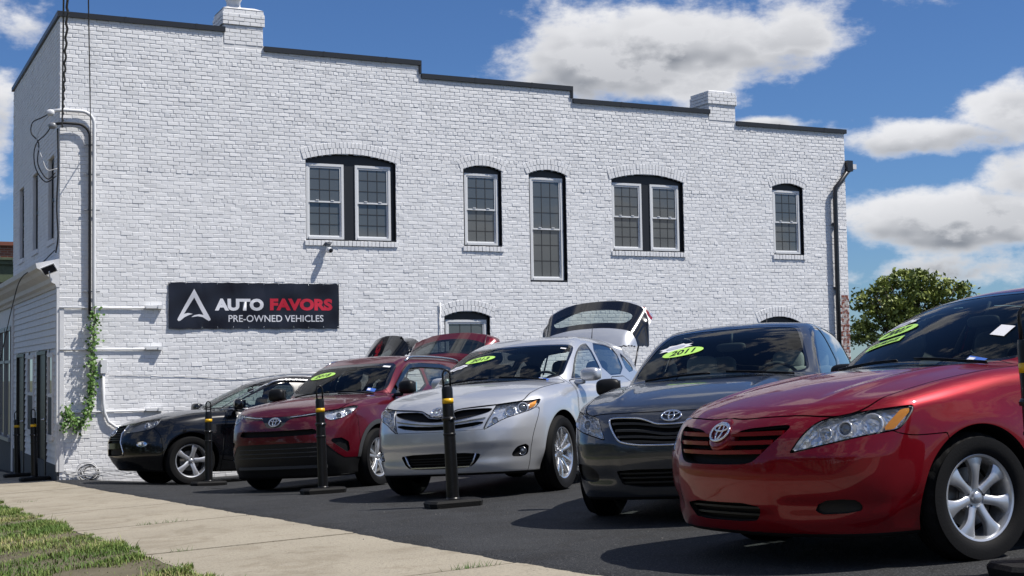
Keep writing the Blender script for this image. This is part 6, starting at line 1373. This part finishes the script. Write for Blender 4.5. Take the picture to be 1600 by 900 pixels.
# asphalt lot with a ragged edge lapping on to the sidewalk
aa = np.concatenate([np.arange(-20, -1, 1.), np.arange(-1, 18, .06), np.arange(18, 40, 1.)]); wig = .018*np.sin(aa*.9+.4)+.010*np.sin(aa*3.1)+.006*np.sin(aa*7.7)+.005*np.sin(aa*17.3)+.005*np.sin(aa*41)+.01
wig = np.where((aa > 9) & (aa < 15), wig+.05*np.sin((aa-9)/6*math.pi), wig)
ss = np.concatenate([[0, -.05], -np.array([.3, .6, 1., 1.5, 2., 3., 4., 5., 6., 8., 10, 13, 17, 22, 30, 45])]); A2 = np.repeat(aa[:, None], len(ss), 1); S2 = np.repeat(ss[None], len(aa), 0)+wig[:, None]*(ss > -1)[None]
lot = sheet('asphalt_lot', A2, S2, .014, MAT['asphalt']); me = lot.data
for v in me.vertices[:]:
    pass
n_ss = len(ss); co = np.empty(len(me.vertices)*3); me.vertices.foreach_get('co', co); co = co.reshape(-1, 3); co[::n_ss, 2] -= .016; me.vertices.foreach_set('co', co.ravel())
# sidewalk: bedding plus separate slabs
sw = sheet('sidewalk', np.arange(-20, 40.5, .5), np.array([-.5, 0, .5, 1, 1.56]), -.035, MAT['soil'])
random.seed(2); a = .85-2.7*7
while a < 38:
    g = .021; nA, nS = 14, 8; A = np.linspace(a+g, a+2.7-g, nA); S = np.linspace(-.42, 1.55, nS); A2, S2 = np.meshgrid(A, S, indexing='ij'); S2 = S2+np.where(S2 > 1.5, .012*np.sin(A2*9+a), 0); X, Y = AS(A2, S2); dzz = random.uniform(-.004, .004); Z = gz(X, Y)+dzz; cxy = AS(a+1.35, .5)
    T = np.stack([X, Y, Z], -1).reshape(-1, 3)-np.array([cxy[0], cxy[1], 0]); Bt = T-np.array([0, 0, .05]); n = len(T); F = [(i*nS+j, i*nS+j+1, (i+1)*nS+j+1, (i+1)*nS+j) for i in range(nA-1) for j in range(nS-1)]
    ring = [i*nS for i in range(nA)]+[(nA-1)*nS+j for j in range(1, nS)]+[i*nS+nS-1 for i in range(nA-2, -1, -1)]+[j for j in range(nS-2, 0, -1)]
    F += [(ring[k], ring[(k+1) % len(ring)], ring[(k+1) % len(ring)]+n, ring[k]+n) for k in range(len(ring))]
    o = mesh('slab', np.concatenate([T, Bt]), F, MAT['concrete'], sw, smooth=False); o.location = (cxy[0], cxy[1], 0); a += 2.7
verge = sheet('verge', np.arange(-20, 40.5, .5), np.concatenate([np.arange(1.5, 4, .25), [5, 7, 9]]), -.004, MAT['soil'])
tag(sheet('street', np.arange(-30, 60, 3.), np.array([9., 12, 16, 20]), -.09, MAT['asphalt']), kind='structure')
def grass():
    r = np.random.default_rng(12); n = 120000; a = r.uniform(.8, 15., n); near = np.clip((15-a)/14, .2, 1); s = 1.53+r.random(n)**1.45*2.5
    cl = np.sin(a*2.3+1)*np.sin(s*3.1)+.7*np.sin(a*5.9+s*4.3)+.5*np.sin(a*11+s*9)
    s = s+(.035*np.sin(a*4.1)+.03*np.sin(a*9.3)+.02*np.sin(a*23)); keep = (r.random(n) < np.clip(.62+.35*cl, .08, 1)) & ~((np.hypot((a-2.55)/.55, (s-2.05)/.28) < 1) & (r.random(n) > .06)); a = a[keep]; s = s[keep]; cl = cl[keep]; n = len(a)
    X, Y = AS(a, s); Z = gz(X, Y)-.015; h = r.uniform(.018, .052, n)*(1+.4*np.clip(cl, -1, 1))*np.where(r.random(n) < .04, 1.7, 1); th = r.uniform(0, 2*math.pi, n); ln = r.uniform(.2, 1.0, n)*h; w = r.uniform(.0022, .0042, n); dx = np.cos(th); dy = np.sin(th)
    P = np.c_[X, Y, Z]; U = np.c_[-dy, dx, np.zeros(n)]*w[:, None]; D1 = np.c_[dx*ln*.35, dy*ln*.35, h*.62]; D2 = np.c_[dx*ln, dy*ln, h*(1-.25*(ln/h))]
    V = np.stack([P-U, P+U, P+D1+U*.75, P+D1-U*.75, P+D2], 1).reshape(-1, 3); k = np.arange(n)*5; F = np.concatenate([np.stack([k, k+1, k+2], 1), np.stack([k, k+2, k+3], 1), np.stack([k+3, k+2, k+4], 1)])
    me = bpy.data.meshes.new('grass'); me.vertices.add(len(V)); me.vertices.foreach_set('co', V.ravel()); me.loops.add(len(F)*3); me.loops.foreach_set('vertex_index', F.ravel().astype(np.int32)); me.polygons.add(len(F)); me.polygons.foreach_set('loop_start', np.arange(0, len(F)*3, 3, dtype=np.int32)); me.polygons.foreach_set('loop_total', np.full(len(F), 3, np.int32)); me.update()
    dry = np.clip(r.random(n)*.70+.32*(np.sin(a*1.7+2)*np.sin(s*2.2)+.6*np.sin(a*4.7+s*3.)), 0, 1); at = me.attributes.new('dry', 'FLOAT', 'POINT'); at.data.foreach_set('value', np.repeat(dry, 5).astype(np.float32))
    m = mat('grass', (.08, .14, .03), .6, spec=.3); N, L = nodes(m); q = N.new('ShaderNodeAttribute'); q.attribute_name = 'dry'; rp = N.new('ShaderNodeValToRGB'); e = rp.color_ramp.elements; e[0].position = .0; e[0].color = (.075, .145, .022, 1); e[1].position = 1.; e[1].color = (.46, .39, .19, 1); k2 = rp.color_ramp.elements.new(.5); k2.color = (.17, .235, .05, 1); L.new(q.outputs['Fac'], rp.inputs[0]); L.new(rp.outputs[0], N['Principled BSDF'].inputs['Base Color'])
    me.materials.append(m); o = bpy.data.objects.new('grass', me); link(o); tag(o, 'patchy green and straw coloured lawn grass beside the sidewalk', 'grass', kind='stuff')
    # loose stones on the lot and in the bare patch
    r = np.random.default_rng(5); a = np.concatenate([r.uniform(.3, 16, 420), r.uniform(1.9, 3.2, 120)]); s = np.concatenate([-np.abs(r.normal(0, 2.4, 420))+.25, r.uniform(1.75, 2.35, 120)]); X, Y = AS(a, s); Z = gz(X, Y)+np.where(s > 1.6, -.012, .014); mb = MB()
    O = np.array([(1, 0, 0), (0, 1, 0), (-1, 0, 0), (0, -1, 0), (0, 0, .8), (0, 0, -.5)]); OF = [(0, 1, 4), (1, 2, 4), (2, 3, 4), (3, 0, 4), (1, 0, 5), (2, 1, 5), (3, 2, 5), (0, 3, 5)]
    for i in range(len(a)): mb.add(O*r.uniform(.002, .007)*(1+.3*r.normal(size=(6, 1)))+np.array([X[i], Y[i], Z[i]+.002]), OF)
    tag(mb.build('gravel', mat('stone', (.13, .125, .12), .85)), 'scattered small grey stones on the asphalt', 'gravel', kind='stuff')
    # tufts in the slab joints
    mb = MB()
    for (a0, s0, cnt) in ((.87, .30, 60), (6.27, .72, 26), (6.27, .95, 30), (11.65, 1.2, 20), (3.56, 1.3, 18)):
        for i in range(cnt):
            x, y = AS(a0+r.normal(0, .012), s0+r.normal(0, .07)); z = float(gz(x, y))-.01; t = r.uniform(0, 6.28); hh = r.uniform(.02, .055); mb.add([(x-.002, y, z), (x+.002, y, z), (x+math.cos(t)*.03, y+math.sin(t)*.03, z+hh)], [(0, 1, 2)])
    tag(mb.build('joint_weeds', MAT['leaf_vine']), 'sparse weeds in the joints of the sidewalk', 'weeds', kind='stuff')
grass()
# ---------------------------------------------------------------- post delineators
def bollard(X, Y, label, yaw=0.):
    o, h, l, n = car_frame(X, Y, yaw); z = gz(X, Y)+(.014 if (X-EO[0])*EN[0]+(Y-EO[1])*EN[1] < 0 else .004); n = np.array([-(gz(X+.5, Y)-gz(X-.5, Y)), -(gz(X, Y+.5)-gz(X, Y-.5)), 1.]); n = n/np.linalg.norm(n); h = h-n*(h@n); h /= np.linalg.norm(h); l = np.cross(n, h)
    root = empty('post_delineator'); root.matrix_world = Matrix(((h[0], l[0], n[0], X), (h[1], l[1], n[1], Y), (h[2], l[2], n[2], float(z)), (0, 0, 0, 1))); tag(root, label, 'bollard', 'black post delineators')
    mb = MB(); a, b, c = .245, .17, .07
    def octo(k, z): return [(a*k-c*.6, -b*k, z), (a*k, -b*k+c, z), (a*k, b*k-c, z), (a*k-c*.6, b*k, z), (-a*k+c*.6, b*k, z), (-a*k, b*k-c, z), (-a*k, -b*k+c, z), (-a*k+c*.6, -b*k, z)]
    V = octo(.97, 0)+octo(1, .042)+octo(.93, .062); F = [tuple(range(16, 24))]+[(i+8*q, (i+1) % 8+8*q, (i+1) % 8+8*(q+1), i+8*(q+1)) for q in range(2) for i in range(8)]; mb.add(V, F); mb.build('base', MAT['rubber_base'], root)
    mb = MB(); mb.lathe([(.085, .055), (.085, .066), (.062, .072), (.056, .08), (.054, .35), (.052, .62), (.056, .625), (.056, .64), (.052, .645), (.051, .755), (.062, .758), (.064, .775), (.058, .785), (.051, .79), (.049, 1.03), (.044, 1.055), (.0, 1.058)], 24, axis='z'); p = mb.build('post', MAT['bollard'], root, smooth=True); flat_edges(p, 35)
    mb = MB(); mb.lathe([(.0505, .905), (.0515, .905), (.0513, .95), (.0502, .95)], 24, axis='z'); mb.build('reflective_band', MAT['yellow'], root, smooth=True)
    t = np.linspace(0, math.pi, 14); P = [(.032, 0, 1.05), (.034, 0, 1.14)]+[(.034*math.cos(q), 0, 1.155+.045*math.sin(q)) for q in t]+[(-.034, 0, 1.14), (-.032, 0, 1.05)]; mb = MB(); mb.tube(P, .0095, 8); mb.build('loop_handle', MAT['bollard'], root, smooth=True)
    for sd in (1, -1): mb = MB(); mb.lathe([(.0, .768), (.009, .768)], 8, axis='z'); mb.rbox((0, sd*.063, .767), (.016, .016, .016), 3, 5); mb.build('bolt', MAT['satin'], root, smooth=True)
bollard(-.549, 12.10, 'black post with yellow band in front of the silver crossover', .35)
bollard(-2.15, 15.35, 'black post with yellow band in front of the maroon SUV', .4)
bollard(-4.385, 19.62, 'black post with yellow band in front of the black SUV wheel', .45)
bollard(-8.13, 23.2, 'black post nearer the corner beside the shop door', .5)
bollard(-9.18, 25.3, 'black post farther along the shopfront, leftmost of all', .5)
bollard(2.381, 6.17, 'black post cut off by the right edge beside the red sedan', .2)
# ---------------------------------------------------------------- picket fence along the wall
fe = empty('picket_fence', None, tuple(B2W(10.9, -1.0, float(gz(*B2W(10.9, -1.0, 0)[:2])))) ); fe.rotation_euler = (0, 0, TH); tag(fe, 'black picket fence along the foot of the wall behind the cars', 'fence'); z0 = fe.location.z
for k in range(112):
    u = k*.115; w = B2W(10.9+u, -1.0, 0); zg = float(gz(w[0], w[1]))-z0; top = zg+1.30+.015*math.sin(k*1.7)
    mesh('picket', [(u, -.012, zg), (u+.085, -.012, zg), (u+.085, -.012, top), (u+.0425, -.012, top+.045), (u, -.012, top), (u, .012, zg), (u+.085, .012, zg), (u+.085, .012, top), (u+.0425, .012, top+.045), (u, .012, top)], [(0, 1, 2, 3, 4), (9, 8, 7, 6, 5)]+[(i, i+5, (i+1) % 5+5, (i+1) % 5) for i in range(5)], MAT['fence_black'], fe, smooth=False)
w1 = B2W(10.9+12.9, -1.0, 0); zr = float(gz(w1[0], w1[1]))-z0
for h_ in (.3, 1.05): mb = MB(); mb.add([(0, .013, h_), (12.9, .013, zr+h_), (12.9, .013, zr+h_+.09), (0, .013, h_+.09), (0, .05, h_), (12.9, .05, zr+h_), (12.9, .05, zr+h_+.09), (0, .05, h_+.09)], [(0, 1, 2, 3), (7, 6, 5, 4), (0, 4, 5, 1), (3, 2, 6, 7)]); mb.build('fence_rail', MAT['fence_black'], fe)
# ---------------------------------------------------------------- neighbouring brick building down the street
def neighbour():
    P = cam_point(12, 400, 44.); root = empty('brick_shop', None, (P[0], P[1], float(gz(P[0], P[1])))); root.rotation_euler = (0, 0, TH); tag(root, 'red brick shop building with a green cornice down the street at far left', 'building')
    H = P[2]+(420-382)/2130*0; zt = cam_point(12, 383, 44.)[2]-root.location.z
    m = mat('far_brick', (.23, .075, .05), .85); N, L = nodes(m); tc = N.new('ShaderNodeTexCoord'); mp = N.new('ShaderNodeMapping'); mp.inputs['Rotation'].default_value = (math.pi/2, 0, 0); bt = N.new('ShaderNodeTexBrick'); bt.inputs['Color1'].default_value = (.26, .085, .05, 1); bt.inputs['Color2'].default_value = (.19, .06, .04, 1); bt.inputs['Mortar'].default_value = (.30, .24, .20, 1); bt.inputs['Scale'].default_value = 1.; bt.inputs['Brick Width'].default_value = .22; bt.inputs['Row Height'].default_value = .075; bt.inputs['Mortar Size'].default_value = .008; L.new(tc.outputs['Object'], mp.inputs[0]); L.new(mp.outputs[0], bt.inputs['Vector']); L.new(bt.outputs['Color'], N['Principled BSDF'].inputs['Base Color'])
    mb = MB(); mb.box((-1.5, 0, -.5), (6, 9, zt)); mb.build('wall', m, root)
    mb = MB(); mb.box((-1.62, -.14, zt-.02), (6.1, 9.1, zt+.10)); mb.build('coping', MAT['wood_white'] if False else mat('terracotta', (.20, .07, .045), .8), root)
    gm = mat('green_trim', (.075, .10, .055), .6, var=.2); mb = MB()
    for (a, b, o) in ((zt-.50, zt-.42, .30), (zt-.64, zt-.505, .22), (zt-1.15, zt-.645, .12), (zt-1.22, zt-1.155, .18)): mb.box((-1.5-o, -o, a), (6.05, 8.9, b))
    mb.build('green_cornice', gm, root)
    for u in (-1.0, .7, 2.4): W = empty('window', root); mb = MB(); mb.box((u, -.03, zt-3.4), (u+.95, .05, zt-1.7)); mb.build('frame', gm, W); mb = MB(); mb.box((u+.07, -.034, zt-3.33), (u+.88, -.031, zt-1.77)); mb.build('pane', MAT['window_glass'], W)
neighbour()
# ---------------------------------------------------------------- tree behind the fence
def tree(X, Y, label, lobes, seed, nleaf=9000, ls=.13):
    r = np.random.default_rng(seed); zg = float(gz(X, Y))-.1; root = empty('tree', None, (X, Y, zg)); tag(root, label, 'tree')
    ctr = np.mean([l[0] for l in lobes], 0); T0 = np.array([0, 0, 0.]); T1 = np.array([ctr[0]*.4, 0, ctr[2]*.62]); mb = MB(); t = np.linspace(0, 1, 9)[:, None]
    mb.tube(T0+(T1-T0)*t+np.c_[.06*np.sin(t[:, 0]*5), np.zeros(9), np.zeros(9)], np.linspace(.17, .11, 9), 8); tr = mb.build('trunk', MAT['bark'], root, smooth=True); ends = []
    for (c, rad, wt) in lobes:
        for k in range(6):
            e = np.array(c)+r.normal(0, .45, 3)*np.array(rad); b = T0+(T1-T0)*r.uniform(.55, 1.); m = (b+e)/2+np.array([r.normal(0, .15), r.normal(0, .15), r.uniform(-.1, .35)]); q = np.linspace(0, 1, 8)[:, None]; P = (1-q)**2*b+2*q*(1-q)*m+q*q*e; mb = MB(); mb.tube(P, np.linspace(.06, .012, 8), 6); mb.build('limb', MAT['bark'], root, smooth=True); ends.append(e)
    C = []
    for (c, rad, wt) in lobes:     # clumps on and inside each lobe, with gaps between them
        for k in range(int(wt)):
            d = r.normal(size=3); d /= np.linalg.norm(d); rr = r.uniform(.35, 1.02)**.6; C.append((np.array(c)+d*np.array(rad)*rr, r.uniform(.15, .31)))
    n = nleaf; idx = r.integers(0, len(C), n); cc = np.array([C[i][0] for i in idx]); cr = np.array([C[i][1] for i in idx]); P = cc+r.normal(size=(n, 3))*cr[:, None]*np.array([1, 1, .62])*.62
    nn = r.normal(size=(n, 3))+np.array([0, 0, .7]); nn /= np.linalg.norm(nn, axis=1, keepdims=True); u = np.cross(nn, r.normal(size=(n, 3))); u /= np.linalg.norm(u, axis=1, keepdims=True); v = np.cross(nn, u); s = r.uniform(.6, 1.25, n)[:, None]*ls
    V = np.stack([P-v*s*.55, P+u*s*.34, P+v*s*.6, P-u*s*.34], 1).reshape(-1, 3); k = np.arange(n)*4; F = np.stack([k, k+1, k+2, k+3], 1)
    m = mat('leaf_'+str(seed), (.07, .11, .025), .55, var=.0); N, L = nodes(m); b = N['Principled BSDF']; at = N.new('ShaderNodeAttribute'); at.attribute_name = 'tone'; rp = N.new('ShaderNodeValToRGB'); rp.color_ramp.elements[0].color = (.085, .135, .025, 1); rp.color_ramp.elements[1].color = (.34, .38, .085, 1); L.new(at.outputs['Fac'], rp.inputs[0]); L.new(rp.outputs[0], b.inputs['Base Color'])
    o = mesh('crown', V, F, m, root, smooth=False); tone = np.clip(r.random(len(C))[idx]*.6+r.random(n)*.4, 0, 1); o.data.attributes.new('tone', 'FLOAT', 'POINT').data.foreach_set('value', np.repeat(tone, 4).astype(np.float32)); tag(o, kind='stuff')
TX, TY = cam_point(1420, 480, 52.)[:2]; tz = float(gz(TX, TY))-.1; s_ = 52./2130
def tl(px, py, rx, ry, wt): p = cam_point(px, py, 52.); return (np.array([p[0]-TX, 0, p[2]-tz]), np.array([rx*s_, rx*s_*.9, ry*s_]), wt)
tree(TX, TY, 'green broadleaf tree beyond the right end of the wall', [tl(1400, 458, 46, 38, 46), tl(1372, 472, 36, 32, 30), tl(1432, 452, 34, 32, 30), tl(1480, 462, 34, 24, 26), tl(1455, 495, 50, 30, 30), tl(1350, 520, 20, 22, 14), tl(1405, 520, 50, 30, 30), tl(1470, 530, 50, 30, 24)], 21, 13500, .15)
# ---------------------------------------------------------------- the other side of the street, behind the camera: seen only mirrored in paint and glass
def treeline():
    r = np.random.default_rng(31); C = []
    for k in range(26):
        a = -48+k*4.2+r.normal(0, .8); s = 27+r.normal(0, 2.); x, y = AS(a, s); h = r.uniform(5.5, 11); C += [(np.array([x, y, float(gz(x, y))+h*.58])+r.normal(0, 1.2, 3)*np.array([1, 1, .9]), r.uniform(1.1, 2.1)) for _ in range(12)]
    n = 14000; i = r.integers(0, len(C), n); P = np.array([C[j][0] for j in i])+r.normal(size=(n, 3))*np.array([C[j][1] for j in i])[:, None]*.75; nn = r.normal(size=(n, 3)); nn /= np.linalg.norm(nn, axis=1, keepdims=True); u = np.cross(nn, r.normal(size=(n, 3))); u /= np.linalg.norm(u, axis=1, keepdims=True); v = np.cross(nn, u); s = r.uniform(.6, 1.2, n)[:, None]
    V = np.stack([P-v*s*.6, P+u*s*.4, P+v*s*.6, P-u*s*.4], 1).reshape(-1, 3); k = np.arange(n)*4; o = mesh('treeline', V, np.stack([k, k+1, k+2, k+3], 1), mat('far_leaf', (.055, .085, .022), .6), smooth=False); tag(o, 'line of leafy trees across the street, mirrored in the paint and glass', 'trees', kind='stuff')
treeline()
GR = 'cars parked in a row on the lot'
red = make_camry('red_sedan', (1.902, 7.543, math.radians(28)), 'red_paint', False, h=.022, steer=math.radians(-4), z_off=-.015)
tag(red.root, 'bright red sedan nearest the camera with a 2007 windscreen sticker', 'car', GR)
grey = make_camry('grey_sedan', (1.43, 10.108, 1.186), 'grey_paint', True, h=.024)
tag(grey.root, 'dark grey sedan with chrome grille surround and 2011 windscreen sticker', 'car', GR)
silver = venza(); tag(silver.root, 'silver crossover with raised tailgate and 2013 windscreen sticker', 'car', GR)
maroon = rav4(); tag(maroon.root, 'maroon SUV with black lower bumper and 2018 windscreen sticker', 'car', GR)
black = rx(); tag(black.root, 'glossy black SUV parked along the white brick wall, seen side-on', 'car', GR)
# ---------------------------------------------------------------- stickers on the windscreens
def badge(car, y, s, a, b, m='sticker_white', tilt=.12, txt=None):
    pts = []; n = 16
    for k in range(n): t = 2*math.pi*k/n; q = 1+.16*(1 if k % 2 else -1); pts.append((a*q*math.cos(t), b*q*math.sin(t)))
    V = [(0, 0)]+pts; c, si = math.cos(tilt), math.sin(tilt); V = [(x*c-z*si, x*si+z*c) for x, z in V]; o = on_glass(car, 'dealer_sticker', V, [(0, 1+k, 1+(k+1) % n) for k in range(n)], MAT[m], y, s, .0025)
    V2, F2 = ellipse_patch(a*.62, b*.5, 3, 20, tilt); on_glass(car, 'sticker_print', V2, F2, MAT['sticker_grey'], y, s, .004, o); return o
def plate(car, y, s, a, b, m, name='inspection_sticker', tilt=0.):
    V, F = rect_patch(a, b, 4, 2, tilt); o = on_glass(car, name, V, F, MAT[m], y, s, .003); return o
def blue_tag(car, y, s):
    o = plate(car, y, s, .055, .030, 'sticker_blue'); V, F = rect_patch(.020, .018, 2, 2); V = [(x-.030, z) for x, z in V]; on_glass(car, 'sticker_print', V, F, MAT['sticker_white'], y, s, .0045, o)
year_oval(red, '2007', -.42, .475, .165, .070, .06); badge(red, -.50, .60, .13, .045)
V, F = rect_patch(.15, .033, 8, 2, .10); o = on_glass(red, 'sales_sticker', V, F, MAT['lime'], -.40, .325, .003); V, F = text_patch('LOW MILEAGE', .036, .25, .02, .2, .10); on_glass(red, 'lettering', V, F, MAT['ink'], -.40, .325, .0045, o)
plate(red, .463, .38, .045, .055, 'sticker_white'); blue_tag(red, .484, .09)
year_oval(grey, '2011', -.327, .461, .172, .074, .05); badge(grey, -.41, .575, .13, .06); blue_tag(grey, .52, .06)
year_oval(silver, '2013', -.31, .55, .175, .072, .07); badge(silver, -.53, .44, .11, .05); blue_tag(silver, .57, .08); plate(silver, .56, .80, .03, .015, 'sticker_white')
year_oval(maroon, '2018', -.35, .498, .19, .075, .04); plate(maroon, .50, .70, .05, .022, 'sticker_white'); blue_tag(maroon, .53, .14)
# whip aerial on the silver roof
P = fz(silver.F, [-2.55], .35)[0]; mb = MB(); mb.tube([P, P+np.array([-.06, 0, .17])], [.006, .003], 6); mb.build('aerial', MAT['plastic'], silver.root, smooth=True)
P = fz(grey.F, [-2.5], .0)[0]; mb = MB(); mb.tube([P, P+np.array([-.12, 0, .20])], [.006, .003], 6); mb.build('aerial', MAT['plastic'], grey.root, smooth=True)
